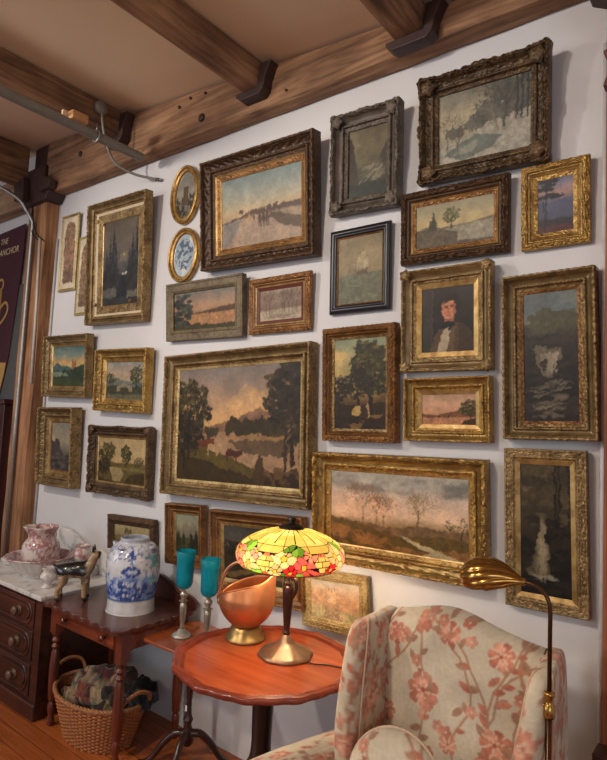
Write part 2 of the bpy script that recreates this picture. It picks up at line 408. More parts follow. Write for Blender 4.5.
# cast stirrups carrying the joist ends
SL = {1: 'dark iron stirrup behind the grey pipe end, holding the joist', 2: 'dark iron stirrup under the middle joist above the large road picture', 3: 'dark iron stirrup at the top edge, above the tall grey-brown frame'}
for k in (1, 2, 3):
    x, w_, z, sd = J[k]; a = w_ / 2
    t = thing('joist_stirrup', SL[k], 'bracket', (x, 1.99, z), group='iron stirrups under the joists')
    MB().prism([(-a - 0.03, -0.005), (-a - 0.03, -0.02), (-a + 0.0, -0.045), (a + 0.02, -0.045), (a + 0.045, -0.02), (a + 0.045, -0.005)], -0.055, 0.008).build('saddle', IRON, t, bev=0.004)
    hh = ceil_z(x) - z - 0.03
    MB().prism([(a + 0.004, -0.006), (a + 0.046, -0.006), (a + 0.05, hh * 0.3), (a + 0.075, hh * 0.8), (a + 0.085, hh * 0.93), (a + 0.012, hh * 0.95), (a + 0.006, hh * 0.4)], -0.05, 0.008).build('strap', IRON, t, bev=0.004)
# left post with its cap casting
post = rough_beam('trim_9', (-4.025, 2.055, 0), (-4.025, 2.0551, 3.045), 0.1, 0.1, 0.1, POSTM, 8)
bpy.data.objects.remove(post)
G = []
rg = []
for a in range(8): rg.append((-4.15 + 0.25 * a / 8, 2.012, 0))
for a in range(3): rg.append((-3.90, 2.012 + 0.085 * a / 3, 1))
for a in range(8): rg.append((-3.90 - 0.25 * a / 8, 2.097, 0))
for a in range(3): rg.append((-4.15, 2.097 - 0.085 * a / 3, 1))
for i in range(71):
    z = i / 70 * 3.03; row = []
    for j, (x, y, s_) in enumerate(rg):
        nz = (float(vnoise(np.array(z * 4.0), np.array(j * 0.9), 5)) - 0.5) * 0.012
        row.append((x + (nz if s_ else 0) - 0.0, y + (nz * 0.6 if y < 2.02 else 0), z))
    G.append(row)
po = struct(MB().grid(G, cv=True).build('trim_9', POSTM))
t = thing('post_cap_casting', 'dark iron cap casting on top of the left timber post', 'bracket', (-4.025, 2.05, 3.03))
MB().prism([(-0.16, 0.0), (0.16, 0.0), (0.2, 0.05), (0.2, 0.09), (0.12, 0.16), (0.12, 0.26), (-0.12, 0.26), (-0.12, 0.16), (-0.2, 0.09), (-0.2, 0.05)], -0.08, 0.045).build('cap_block', IRON, t, bev=0.006)
MB().box(-0.115, 0.115, -0.035, 0.045, 0.262, 0.44).build('upper_block', IRON, t, bev=.004)
MB().prism([(0.12, 0.05), (0.24, 0.06), (0.27, 0.11), (0.14, 0.17), (0.12, 0.17)], -0.11, -0.055).build('side_seat', IRON, t, bev=0.004)
MB().prism([(-0.06, 0.02), (-0.2, 0.04), (-0.22, 0.16), (-0.08, 0.2)], -0.125, -0.082).build('side_plate', IRON, t, bev=0.004)
# right post
struct(MB().box(-0.358, -0.12, 1.985, 2.099, 0, 3.05).build('trim_10', M_wood('red_post_timber', (95, 48, 28), (165, 95, 55), 0.6, 0.6, 'Z', 0.4), bev=0.006))
o = tag(MB().prism([(-0.368, 0.0), (-0.16, 0.0), (-0.16, 0.66), (-0.368, 0.66)], 1.90, 1.98).build('wooden_cabinet', M_wood('dark_red_wood', (40, 18, 12), (88, 40, 24), 0.4, 1, 'Z'), bev=0.006), 'dark reddish wooden cabinet edge at the foot of the right post', 'cabinet')
tag(MB().prism([(-0.36, 0.0), (-0.2, 0.0), (-0.2, 0.12), (-0.36, 0.12), (-0.34, 0.06)], 1.93, 1.98).build('wall_bracket', M_plain('maroon_paint', (98, 52, 48), 0.5), bev=0.006), 'small maroon bracket high on the right post', 'bracket').location = (0.0, 0, 2.66)
tag(MB().prism([(-0.40, 0.06), (-0.30, 0.0), (-0.12, 0.02), (-0.12, 0.14), (-0.42, 0.14)], 1.9, 1.984).build('post_cap_casting', IRON, bev=0.006), 'dark casting on top of the right post', 'bracket').location = (0.0, 0, 2.91)

# ------------------------------------------------------------------ pipes, conduits, cables up high
p = tag(MB().tube([(-2.80, -3.8, 3.06), (-2.80, 1.975, 3.06)], 0.026, 16).build('ceiling_pipe', PIPE, None, True), 'thick grey pipe along the ceiling joist, ending near the wall', 'pipe'); autosmooth(p)
tag(MB().tube([(-2.86, -3.8, 3.115), (-2.86, 1.86, 3.115)], 0.006, 8).build('thin_conduit', STEEL, None, True), 'thin pale conduit running just above the thick grey pipe', 'conduit')
t = thing('wooden_block', 'small pale wooden block on the thick grey pipe', 'block', (-2.83, 1.58, 3.10))
MB().box(-0.02, 0.035, -0.045, 0.045, 0, 0.045).build('block', M_wood('pale_block', (176, 120, 70), (214, 164, 110), 0.6, 2, 'X'), t, bev=0.003)
MB().prism([(-0.035, 0.0), (-0.02, 0.0), (-0.02, 0.048), (-0.035, 0.045)], -0.07, 0.03).build('splinter', M_plain('pale_split_wood', (228, 200, 160), 0.6), t)
t = thing('pipe_clamp', 'small galvanised clamp on the thick grey pipe beside the block', 'clamp', (-2.80, 1.68, 3.06))
MB().tube([(0.031 * math.cos(a), 0, 0.031 * math.sin(a)) for a in np.linspace(0, 2 * PI, 17)[:-1]], 0.006, 6, closed=True).build('ring', STEEL, t, True)
MB().tube([(0.0, 0, 0.03), (0.0, 0, 0.07)], 0.004, 6).build('rod', STEEL, t, True)
t = thing('junction_box', 'round metal junction box on the joist with a flexible cable hanging down', 'junction box', (-2.985, 1.80, 3.33))
MB().lathe([(0, 0.03), (0.034, 0.03), (0.04, 0.02), (0.04, 0.0), (0, 0)], 18).build('box_cover', PIPE, t, True).rotation_euler = (0, PI / 2, 0)
cb = spline([(-2.965, 1.80, 3.32), (-2.955, 1.81, 3.22), (-2.95, 1.84, 3.12), (-2.94, 1.90, 3.03), (-2.88, 1.99, 2.985), (-2.79, 2.07, 2.965), (-2.745, 2.088, 2.955)], 8)
lc = [(a[0] + 2.985, a[1] - 1.80, a[2] - 3.33) for a in cb]
MB().tube(lc, 0.0075, 8).build('flexible_cable', PIPE, t, True)
MB().tube(lc[-8:-3], 0.010, 8).build('connector', M_plain('brown_metal', (80, 70, 58), 0.4, 0.6), t, True)
def pole(name, pts, r, mat, label, cat='conduit', grp=None):
    return tag(MB().tube(pts, r, 10).build(name, mat, None, True), label, cat, grp)
pole('conduit', [(-4.045, 1.992, 0.02), (-4.045, 1.992, 1.5), (-4.045, 1.990, 2.9)] + spline([(-4.05, 1.95, 2.96), (-4.08, 1.88, 3.05), (-4.2, 1.70, 3.14), (-4.32, 1.4, 3.16)], 5) + [(-4.34, -0.2, 3.16)], 0.013, STEEL, 'long galvanised conduit running up the front of the left timber post')
pole('conduit', [(-3.955, 2.004, 2.78), (-3.925, 2.004, 2.3), (-3.905, 2.003, 1.75)], 0.009, M_plain('white_cable', (196, 196, 192), 0.5), 'short pale slanting cable on the left post, right of the long conduit')
pole('conduit', [(-3.875, 2.090, 2.78), (-3.875, 2.090, 0.7)], 0.008, M_plain('white_cable', (196, 196, 192), 0.5), 'pale cable in the corner between the left post and the wall')
for k, pts in enumerate([[(-4.05, 1.985, 3.0), (-4.03, 1.985, 2.9), (-3.97, 1.99, 2.8), (-3.885, 2.0, 2.74)], [(-4.06, 1.985, 3.02), (-4.05, 1.98, 2.9), (-4.03, 1.985, 2.82), (-3.96, 1.99, 2.76)], [(-4.08, 1.93, 3.04), (-4.16, 1.80, 3.12), (-4.28, 1.5, 3.14), (-4.30, 0.0, 3.13)]]):
    pole('black_cable', spline(pts, 6), 0.004, DARK, ['thin dark cable crossing the top of the left post to the wall', 'thin dark cable looped down to the short slanting cable', 'thin dark cable beside the conduit bend at upper left'][k], 'cable')
pole('wall_conduit', [(-0.378, 2.088, 0.02), (-0.378, 2.088, 2.9)], 0.009, M_plain('white_pipe', (205, 203, 205), 0.5), 'slim white pipe down the wall beside the right post', 'pipe')

# ------------------------------------------------------------------ picture frames
def ribbon(s, L, q): return 0
def orn(kind, s, L, t, k):
    sc = np.minimum(s, L - s) if kind != 'rope' else s      # mirrored about the middle of each side
    if kind == 'leaf': return np.clip(fbm(sc * 105 + k * 3, t * 13 + 0 * s, 5 + k, 2) * 3.6 - 1.3, 0, 1)
    if kind == 'scroll': return 0.5 + 0.5 * np.sin(sc * 150 + 2.4 * np.sin(t * 9)) * np.cos(t * 7 + sc * 40)
    if kind == 'bead': return np.abs(np.sin(PI * s / 0.012))
    if kind == 'gadroon': return np.abs(np.sin(PI * s / 0.024)) ** 0.7
    if kind == 'rope': return 0.5 + 0.5 * np.sin(s * 300 + t * 40)
    if kind == 'flute': return 0.5 + 0.5 * np.sign(np.sin(s * 520))
    return s * 0
PROF = {
    'scoop': [(0, 1), (0, .5), (0, .12), (.02, .05), (.05, .015), (.10, 0), (.15, .02), (.19, .08), (.22, .20), (.24, .20), (.245, .27), (.30, .34), (.38, .42), (.46, .48), (.55, .52), (.60, .53), (.61, .42), (.66, .36), (.71, .34), (.76, .37), (.79, .50), (.80, .56), (.86, .58), (.93, .62), (1, .66), (1, .84)],
    'ridge': [(0, 1), (0, .5), (0, .35), (.03, .26), (.07, .20), (.12, .17), (.18, .14), (.25, .08), (.32, .03), (.40, 0), (.48, 0), (.55, .03), (.61, .10), (.67, .18), (.72, .22), (.77, .2), (.82, .22), (.87, .32), (.92, .38), (.96, .42), (1, .46), (1, .7)],
    'flat': [(0, 1), (0, .5), (0, .08), (.03, .02), (.07, 0), (.13, 0), (.19, 0.01), (.22, .07), (.30, .09), (.38, .09), (.46, .09), (.54, .09), (.62, .09), (.68, .08), (.72, .02), (.78, 0), (.83, .03), (.88, .12), (.94, .16), (1, .2), (1, .5)],
}
def densify(P):
    out = [P[0]]
    for a, b in zip(P[:-1], P[1:]):
        k = 3 if (b[0] - a[0]) > .025 and b[0] < .86 else 1
        for i in range(1, k + 1): out.append((a[0] + (b[0] - a[0]) * i / k, a[1] + (b[1] - a[1]) * i / k))
    return out
def make_frame(name, label, q, o, prof, fw, mat, bands, canvas, seed=1, wavy=0.0, split=None, mat2=None, liner=None, corner=None, topcorner=False, seg=0.0038, outer_rim=None, mat_canvas=None, lip=None, group='framed pictures on the wall'):
    xc, zb_, w_, h_, tau, ro = q
    t = thing(name, label, 'picture', (xc, WY - o, zb_), group=group)
    t.rotation_euler = (Matrix.Rotation(tau, 3, 'X') @ Matrix.Rotation(-ro, 3, 'Y')).to_euler()
    dep = o - 0.006
    P = densify(PROF[prof]); rows = [[] for _ in P]; 
    corners = [((-w_ / 2, 0), (1, 0), w_), ((w_ / 2, 0), (0, 1), h_), ((w_ / 2, h_), (-1, 0), w_), ((-w_ / 2, h_), (0, -1), h_)]
    for (cx, cz), (dx, dz), L in corners:
        n = max(24, int(L / seg)); qq = np.arange(n) / n
        nx_, nz_ = -dz, dx       # inward normal
        for pi_, (tt, yy) in enumerate(P):
            d = tt * fw; s = d + qq * (L - 2 * d); y = np.full(n, yy * dep); out = np.zeros(n)
            for bi, (t0, t1, kind, amp) in enumerate(bands):
                if t0 <= tt <= t1 and pi_ > 1: y = y - amp * orn(kind, s, L, tt, seed + bi)
            if wavy and pi_ > 0 and tt < 0.6:
                so = qq * L; e = np.minimum(so, L - so)
                out = wavy * (np.exp(-(e / (0.10 * L)) ** 2) * 1.0 + 0.8 * np.exp(-((so - L / 2) / (0.09 * L)) ** 2) + 0.12 * np.sin(e * 140)) * (1 - tt / 0.6)
                e0 = np.clip(e / 0.03, 0, 1); out = out * 1.0
            if outer_rim and tt < 0.1 and 0 < pi_: out = out + outer_rim * (np.abs(np.sin(PI * s / 0.024)) - 0.5)
            X = cx + dx * s + nx_ * (d - out); Z = cz + dz * s + nz_ * (d - out)
            rows[pi_] += list(zip(X, y, Z))
    G = np.array(rows).transpose(1, 0, 2)
    mb = MB().grid(G, cu=True)
    V = np.concatenate(mb.V); npf = len(P) - 1
    lo, hi = {'scoop': (.23, .61), 'ridge': (.56, .86), 'flat': (.21, .66)}[prof]; sm = M_gilt(*SMOOTH[mat.name]) if (mat.name in SMOOTH and not (prof == 'flat' and bands)) else mat
    mi = [1 if lo <= P[i % npf][0] < hi else 0 for i in range(len(mb.F))]
    fr = mesh('frame', V, mb.F, mat, t, True, mats=[mat, sm], mi=mi)
    bm = bmesh.new(); bm.from_mesh(fr.data); bmesh.ops.recalc_face_normals(bm, faces=bm.faces); bm.to_mesh(fr.data); bm.free()
    if sum(p_.normal.y for p_ in fr.data.polygons) > 0: fr.data.flip_normals()
    autosmooth(fr, 55)
    ins = fw; yc = dep * P[-1][1] * 0.94
    def ring(ins0, ins1, y0, y1, nm, m_, lipw=0.0):
        V = []
        for ii, yy in ((ins0 - 0.001, y0), (ins0 + lipw, y0 - 0.0015 if lipw else y0), (ins1, y1), (ins1, y1 + 0.003)):
            for (cx, cz) in ((-w_ / 2 + ii, ii), (w_ / 2 - ii, ii), (w_ / 2 - ii, h_ - ii), (-w_ / 2 + ii, h_ - ii)): V.append((cx, yy, cz))
        Fs = [(j * 4 + k, j * 4 + (k + 1) % 4, j * 4 + 4 + (k + 1) % 4, j * 4 + 4 + k) for j in range(3) for k in range(4)]
        return mesh(nm, V, Fs, m_, t)
    y0 = dep * P[-2][1] + 0.0005
    for (lw, lm, dy) in (liner or []):
        ring(ins, ins + lw, y0, y0 + dy, 'liner', lm, 0.001); ins += lw; y0 = y0 + dy + 0.0008
    if liner: yc = y0 + 0.0015
    iw, ih = w_ - 2 * ins + 0.004, h_ - 2 * ins + 0.004
    cv = canvas(iw, ih)
    G = np.stack([cv.u / cv.asp * iw - iw / 2, np.full_like(cv.u, yc), cv.v * ih + ins - 0.002], -1)
    mb = MB().grid(G)
    mesh('canvas', mb.V[0], mb.F, mat_canvas or OIL, t, True, col=cv.c.reshape(-1, 3))
    if corner:
        r_, cmat, pos = corner
        for (cx, cz) in ((-1, 0), (1, 0), (1, 1), (-1, 1)):
            mbc = MB(); px_ = cx * (w_ / 2 - pos * fw); pz_ = pos * fw + cz * (h_ - 2 * pos * fw)
            A, Rr = np.meshgrid(np.linspace(0, 2 * PI, 25)[:-1], np.linspace(0, 1, 6), indexing='ij')
            rad = r_ * Rr * (1 + 0.16 * np.cos(A * 5) * Rr); hh = -(0.011 * np.sqrt(np.clip(1 - Rr ** 2, 0, 1)) + 0.003 * np.cos(A * 5) * Rr * (1 - Rr))
            G = np.stack([px_ + rad * np.cos(A), hh + 0.003 - 0.002, pz_ + rad * np.sin(A)], -1)
            mbc.grid(G, cu=True).build('corner_ornament', cmat, t, True)
    return t
OIL = M_vcol('oil_paint', 0.42, 0.22, 0, 0.12, 150)
PRINT = M_vcol('glazed_print', 0.12, 0.5, 0, 0.0, 100, coat=0.5)
GB = M_gilt('bright_gilt', (108, 74, 32), (212, 168, 90), 0.40, 0.55)
GA = M_gilt('antique_gilt', (84, 62, 32), (184, 150, 98), 0.45, 0.48)
GP = M_gilt('plain_gilt', (140, 104, 54), (206, 168, 104), 0.36, 0.6, 30, 0.12)
GL = M_gilt('pale_gilt', (150, 118, 62), (228, 200, 138), 0.42, 0.45)
GR = M_gilt('red_gilt', (88, 52, 24), (172, 118, 62), 0.42, 0.45)
GD = M_gilt('dark_carved', (42, 28, 18), (122, 92, 58), 0.5, 0.35)
GBR = M_gilt('brown_carved', (44, 27, 14), (104, 68, 36), 0.5, 0.3)
GG = M_gilt('grey_brown_carved', (62, 52, 44), (128, 112, 95), 0.55, 0.25)
GW = M_gilt('weathered_wood_gilt', (84, 70, 50), (138, 118, 88), 0.55, 0.25, 60, 0.35)
BLK = M_plain('ebonised_wood', (26, 25, 30), 0.32, 0, 0.2, 30)
EDG = M_plain('dark_back_edge', (30, 20, 14), 0.6, 0, 0.2, 30)
CREAM = M_plain('cream_slip', (206, 190, 158), 0.6, 0, 0.06, 60)
REDL = M_plain('red_brown_liner', (92, 36, 16), 0.5, 0, 0.15, 60)

def P_snow(w_, h_):
    c = Cv(w_, h_, 0.0022, 1)
    c.grad([(0, (120, 118, 105)), (0.45, (158, 152, 132)), (0.75, (150, 145, 128)), (1, (112, 112, 104))], 0.2); c.clouds((178, 168, 142), 0.4, 1.01, 0.6, 3)
    for x, y, rx, ry in ((0.2, 0.42, .14, .08), (0.42, 0.5, .16, .12), (0.6, 0.62, .25, .2), (0.85, 0.75, .25, .3), (0.95, 0.55, .2, .2), (0.7, 0.85, .25, .2)): c.blob(x, y, rx, ry, (72, 72, 68), 0.5, 12, 0.75)
    c.hill([(0, .28), (.3, .3), (.5, .42), (.75, .46), (1, .55)], (150, 147, 138), 0.02)
    c.poly([(0.05, .1), (0.2, .25), (0.42, .34), (0.55, .3), (0.7, .25), (0.6, .12), (0.3, .02), (0.05, .0)], (92, 100, 96)); c.poly([(0.15, .1), (0.3, .22), (.45, .26), (.4, .12)], (120, 124, 116))
    c.hill([(0, .14), (.12, .1), (.3, 0), (1, 0)], (160, 156, 146), 0.02)
    c.bare(0.66, .33, .8, (120, 112, 96), 5, .012, 0.9, .55, .3); c.bare(0.72, .36, .85, (60, 56, 50), 5, .014, .95, .45, -.1)
    for x in (.85, .9, .96): c.line(x, .42, x + .01, 1, .012, (44, 44, 44))
    c.bare(.1, .2, .5, (70, 62, 50), 4, .006); c.bare(.22, .1, .4, (80, 70, 54), 4, .006)
    for k in range(40): x = c.rs.random(); y = c.rs.uniform(.02, .35); c.line(x, y, x + .04, y + .01, .004, (96, 92, 82), .5)
    return c.finish(.12, 0.95)
def P_gorge(w_, h_):
    c = Cv(w_, h_, 0.003, 2)
    c.grad([(0, (52, 56, 50)), (.3, (78, 78, 64)), (.7, (112, 104, 84)), (1, (96, 88, 74))], .25); c.clouds((134, 128, 100), .4, 1.01, .6, 3, 3, .8)
    c.poly([(0, .95), (.12, .8), (.2, .55), (.26, .3), (.3, 0), (0, 0)], (66, 58, 48)); c.poly([(1, .8), (.85, .6), (.78, .3), (.7, .0), (1, 0)], (70, 64, 54))
    c.poly([(.5, .6), (.42, .42), (.35, .3), (.8, .25), (.9, .5), (.7, .55)], (92, 88, 74))
    for k in range(50): x = c.rs.uniform(.25, .85); y = c.rs.uniform(.2, .42); c.line(x, y, x + .1, y + .04, .008, (158, 156, 140), .45)
    c.hill([(0, .18), (.5, .2), (1, .2)], (48, 52, 46), .02)
    return c.finish(.14, .9)
def P_road(w_, h_):
    c = Cv(w_, h_, 0.0035, 3)
    c.grad([(0, (140, 118, 100)), (.5, (188, 168, 136)), (.62, (170, 166, 148)), (.8, (140, 150, 148)), (1, (118, 136, 142))], .06); c.clouds((168, 164, 148), .55, .95, .4, 3)
    c.hill([(0, .38), (.2, .42), (.45, .5), (.6, .47), (.8, .48), (1, .5)], (98, 78, 66), .02, 22)
    for k in range(14): c.blob(c.rs.uniform(.25, .95), c.rs.uniform(.44, .5), .05, .035, (84, 66, 54), .4)
    c.hill([(0, .36), (.4, .42), (1, .42)], (150, 132, 112), .01)
    c.poly([(.0, .0), (.35, .42), (.55, .42), (1, .12), (1, 0)], (160, 140, 124)); c.poly([(.62, .42), (1, .28), (1, .12), (.8, .2), (.6, .36)], (88, 72, 54))
    c.poly([(.02, .38), (.28, .38), (.1, .05), (0, .05)], (132, 126, 124))
    for x in (.5, .545, .59): c.blob(x, .38, .026, .09, (82, 60, 48), .3); c.line(x, .38, x, .24, .008, (74, 54, 44)); c.line(x + .02, .36, x + .02, .24, .008, (74, 54, 44))
    c.blob(.36, .38, .03, .07, (166, 140, 96), .3); c.blob(.42, .4, .02, .06, (100, 72, 56), .3); c.blob(.555, .48, .014, .03, (72, 56, 50), .2)
    for k in range(60): x = c.rs.uniform(0, .9); y = c.rs.uniform(.01, .3); c.line(x, y, x + .06, y + .01, .004, (120, 104, 98), .35)
    return c.finish(.1, .95)
def P_lake(w_, h_):
    c = Cv(w_, h_, 0.0025, 4)
    c.grad([(0, (84, 80, 68)), (.4, (150, 146, 130)), (.5, (186, 166, 120)), (.75, (160, 152, 122)), (1, (140, 136, 116))], .06)
    c.hill([(0, .42), (.15, .5), (.35, .44), (.5, .44), (.7, .45), (1, .54)], (108, 96, 80), .008); c.hill([(0, .3), (.25, .3), (.45, .41), (1, .47)], (142, 138, 122), .004)
    c.hill([(0, .42), (.2, .45), (.35, .38), (.5, .32), (.55, .28), (.4, .2), (.3, .1), (1, .06)], (84, 74, 58), .02)
    for k in range(20): c.blob(c.rs.uniform(0, .4), c.rs.uniform(.05, .36), .05, .04, (98, 86, 66), .5)
    c.fir(.24, .40, .40, .12, (56, 58, 42)); c.fir(.20, .38, .25, .09, (60, 60, 44)); c.tree(.47, .4, .46, .15, (72, 74, 48), (104, 102, 62), 40, 1, (52, 44, 34), .09)
    return c.finish(.09, .95)
def P_dusk(w_, h_):
    c = Cv(w_, h_, 0.0022, 5)
    c.grad([(0, (70, 46, 48)), (.22, (62, 50, 60)), (.27, (78, 84, 110)), (.55, (96, 100, 134)), (.72, (176, 142, 138)), (.85, (140, 130, 150)), (1, (100, 112, 142))], .12); c.clouds((66, 72, 104), .28, .62, .7, 5)
    c.hill([(0, .24), (1, .24)], (50, 48, 56), .01); c.hill([(0, .12), (1, .14)], (84, 44, 48), .02)
    c.line(.22, .06, .26, .95, .012, (38, 34, 42)); c.line(.2, .06, .16, .6, .008, (38, 34, 42))
    for x, y in ((.2, .95), (.32, .88), (.15, .82), (.4, .95), (.34, .7), (.14, .66), (.5, .66), (.28, .8)): c.blob(x, y, .12, .035, (42, 46, 54), .5, 24)
    c.line(.26, .62, .52, .68, .006, (38, 34, 42))
    return c.finish(.1, .92)
def P_ship(w_, h_):
    c = Cv(w_, h_, 0.0026, 6)
    c.grad([(0, (98, 92, 66)), (.3, (122, 116, 88)), (.45, (134, 122, 92)), (.7, (140, 126, 98)), (1, (124, 112, 86))], .15); c.clouds((152, 140, 112), .5, 1.01, .5, 4)
    c.hill([(0, .44), (1, .44)], (104, 106, 84), .004)
    for k in range(60): x = c.rs.random(); y = c.rs.uniform(.03, .42); c.line(x, y, x + .12, y + c.rs.uniform(-.01, .02), .006, (140, 140, 116) if k % 2 else (84, 90, 70), .5)
    c.poly([(.42, .47), (.66, .5), (.64, .43), (.46, .42)], (92, 78, 60))
    for x, h2, ww in ((.47, .24, .05), (.56, .3, .07), (.64, .2, .045)):
        c.line(x, .48, x + .02, .48 + h2 + .03, .004, (84, 72, 58)); c.poly([(x - ww, .5), (x + ww, .53), (x + ww * .6, .48 + h2), (x - ww * .5, .46 + h2)], (172, 160, 130), .8)
    c.poly([(.22, .46), (.32, .46), (.28, .58)], (122, 108, 86), .8); c.line(.42, .47, .34, .53, .004, (92, 78, 60))
    return c.finish(.1, .95)
def P_man(w_, h_):
    c = Cv(w_, h_, 0.0022, 7)
    c.grad([(0, (30, 26, 24)), (1, (52, 46, 42))], .3); c.poly([(0, 0), (.2, 0), (.24, 1), (0, 1)], (62, 56, 50), .7); c.line(.2, 0, .22, 1, .01, (80, 70, 58), .6)
    c.poly([(.15, 0), (.24, .22), (.34, .36), (.46, .44), (.7, .46), (.88, .38), (.98, .2), (1, 0)], (84, 66, 46)); c.poly([(.7, .46), (.88, .38), (.98, .2), (1, 0), (.72, 0)], (62, 48, 36), .8)
    c.poly([(.3, 0), (.42, .36), (.5, .42), (.56, .34), (.5, 0)], (182, 170, 150), .85); c.poly([(.4, .36), (.56, .5), (.64, .44), (.54, .32)], (34, 28, 26)); c.poly([(.48, 0), (.58, .36), (.66, .44), (.62, 0)], (96, 78, 56))
    c.blob(.575, .735, .165, .15, (44, 31, 24), .25, 14); c.poly([(.45, .44), (.63, .44), (.62, .58), (.46, .58)], (140, 90, 68)); c.blob(.535, .66, .118, .165, (190, 130, 100), .03, 10); c.poly([(.60, .50), (.66, .60), (.66, .76), (.60, .74)], (134, 82, 60), .6)
    c.poly([(.435, .745), (.47, .83), (.56, .86), (.66, .83), (.70, .72), (.67, .60), (.645, .62), (.645, .72), (.60, .775), (.52, .785), (.47, .77)], (42, 30, 24)); c.poly([(.33, .36), (.46, .46), (.66, .47), (.66, .40), (.5, .36)], (30, 26, 25)); c.poly([(.40, .20), (.45, .36), (.53, .38), (.52, .18)], (176, 164, 144), .9)
    c.line(.45, .695, .51, .70, .008, (70, 44, 34)); c.line(.555, .70, .615, .695, .008, (70, 44, 34)); c.blob(.482, .675, .018, .009, (60, 40, 34), .1); c.blob(.585, .675, .018, .009, (60, 40, 34), .1)
    c.line(.525, .69, .505, .61, .007, (154, 92, 70)); c.line(.505, .61, .54, .605, .007, (140, 80, 62)); c.line(.49, .565, .56, .568, .008, (150, 66, 58)); c.blob(.46, .6, .03, .03, (196, 118, 92), .1, 12, .5)
    return c.finish(.08, .95)
def P_falls(w_, h_):
    c = Cv(w_, h_, 0.0022, 8)
    c.grad([(0, (56, 52, 48)), (.3, (52, 48, 46)), (.68, (64, 62, 58)), (.72, (128, 128, 118)), (.85, (96, 110, 116)), (1, (92, 104, 108))], .08); c.clouds((140, 138, 124), .68, 1.01, .6, 3)
    c.hill([(0, .74), (.3, .7), (.6, .76), (1, .82)], (62, 60, 52), .03); c.hill([(0, .66), (1, .66)], (44, 40, 40), .03)
    for k in range(26): c.blob(c.rs.uniform(.25, .95), c.rs.uniform(.7, .84), .1, .03, (76, 76, 58), .6, 20, .8)
    for k in range(30): c.blob(c.rs.random(), c.rs.uniform(.1, .64), .12, .04, (58, 50, 46) if k % 2 else (36, 34, 36), .5, 16, .8)
    c.blob(.42, .5, .11, .07, (118, 110, 94), .5, 14, .8); c.poly([(.34, .5), (.42, .53), (.56, .51), (.56, .4), (.52, .33), (.42, .32), (.38, .42)], (112, 104, 90), .7)
    for k in range(26): x = c.rs.uniform(.32, .6); c.line(x, .52, x + c.rs.uniform(-.06, .04), c.rs.uniform(.34, .42), .006, (166, 158, 138), .5)
    c.blob(.4, .43, .025, .05, (60, 52, 48), .3)
    [c.line(x0, y0, x0 + .2, y0 + .01, .007, (122, 114, 98), .45) for x0, y0 in [(c.rs.uniform(.1, .65) , c.rs.uniform(.02, .3)) for _ in range(55)]]
    return c.finish(.12, .92)
def P_falls2(w_, h_):
    c = Cv(w_, h_, 0.0022, 9)
    c.grad([(0, (26, 25, 26)), (.3, (38, 34, 32)), (.6, (66, 58, 46)), (.75, (118, 102, 76)), (1, (84, 76, 60))], .2)
    for k in range(40): c.blob(c.rs.choice([c.rs.uniform(0, .35), c.rs.uniform(.6, 1)]), c.rs.uniform(.55, 1), .12, .05, (62, 56, 44) if k % 2 else (84, 74, 54), .5, 14, .7)
    for x in (.68, .76, .95): c.line(x, .5, x + .02, 1, .009, (40, 34, 28))
    for k in range(34): c.blob(c.rs.random(), c.rs.uniform(.05, .58), .12, .035, (46, 40, 34) if k % 2 else (30, 28, 27), .5, 16, .8)
    c.poly([(.38, .62), (.52, .62), (.5, .45), (.56, .25), (.66, .14), (.2, .14), (.12, .18), (.3, .3), (.36, .45)], (96, 86, 70), .8)
    for k in range(60): x = c.rs.uniform(.38, .5); y0 = c.rs.uniform(.3, .6); c.line(x, y0, x + c.rs.uniform(-.12, .08), y0 - .2, .004, (158, 146, 120), .45)
    for k in range(20): x = c.rs.uniform(.1, .6); c.line(x, c.rs.uniform(.12, .17), x + .14, .14, .006, (150, 146, 128), .4)
    return c.finish(.12, .92)
def P_woods(w_, h_):
    c = Cv(w_, h_, 0.0024, 10)
    c.grad([(0, (50, 38, 22)), (.3, (88, 66, 36)), (.45, (160, 138, 84)), (.7, (168, 158, 112)), (1, (128, 140, 118))], .12); c.clouds((204, 176, 116), .45, .9, .9, 3, 3, .9)
    c.hill([(0, .3), (.3, .26), (1, .3)], (52, 40, 22), .03)
    c.tree(.70, .18, .80, .17, (52, 48, 26), (78, 70, 34), 80, 1, (36, 26, 16), .08); c.tree(.46, .22, .46, .13, (46, 40, 24), None, 40, 1, (36, 26, 16), .09); c.tree(.1, .2, .40, .09, (42, 36, 24), None, 34, 1, (36, 26, 16), .09)
    c.blob(.45, .2, .05, .06, (176, 150, 88), .4); c.poly([(.3, .06), (.5, .16), (.6, .12), (.75, .16), (.95, .16), (.9, .13), (.6, .08), (.5, 0), (.35, 0)], (138, 106, 60), .8); c.line(.66, .28, .7, .12, .014, (160, 128, 84))
    for k in range(16): c.blob(c.rs.random(), c.rs.uniform(.02, .14), .1, .02, (44, 32, 18), .5)
    return c.finish(.12, .95)
def P_pink(w_, h_):
    c = Cv(w_, h_, 0.0022, 11)
    c.grad([(0, (132, 92, 66)), (.26, (176, 124, 90)), (.4, (196, 150, 122)), (.7, (196, 158, 132)), (1, (166, 136, 112))], .05)
    c.hill([(0, .36), (.3, .32), (.55, .42), (.75, .5), (1, .44)], (118, 82, 54), .015); c.hill([(0, .24), (1, .26)], (172, 122, 90), .004)
    for k in range(10): c.blob(c.rs.uniform(.1, .6), .27, .03, .04, (90, 62, 42), .4); c.line(c.rs.uniform(.1, .6), .25, c.rs.uniform(.1, .6), .12, .006, (126, 88, 62), .4)
    c.tree(.9, .16, .62, .3, (66, 62, 36), (96, 84, 46), 60, 1, (46, 34, 22), .1); c.poly([(.7, 0), (.78, .14), (1, .24), (1, 0)], (62, 46, 30))
    return c.finish(.08, .96)
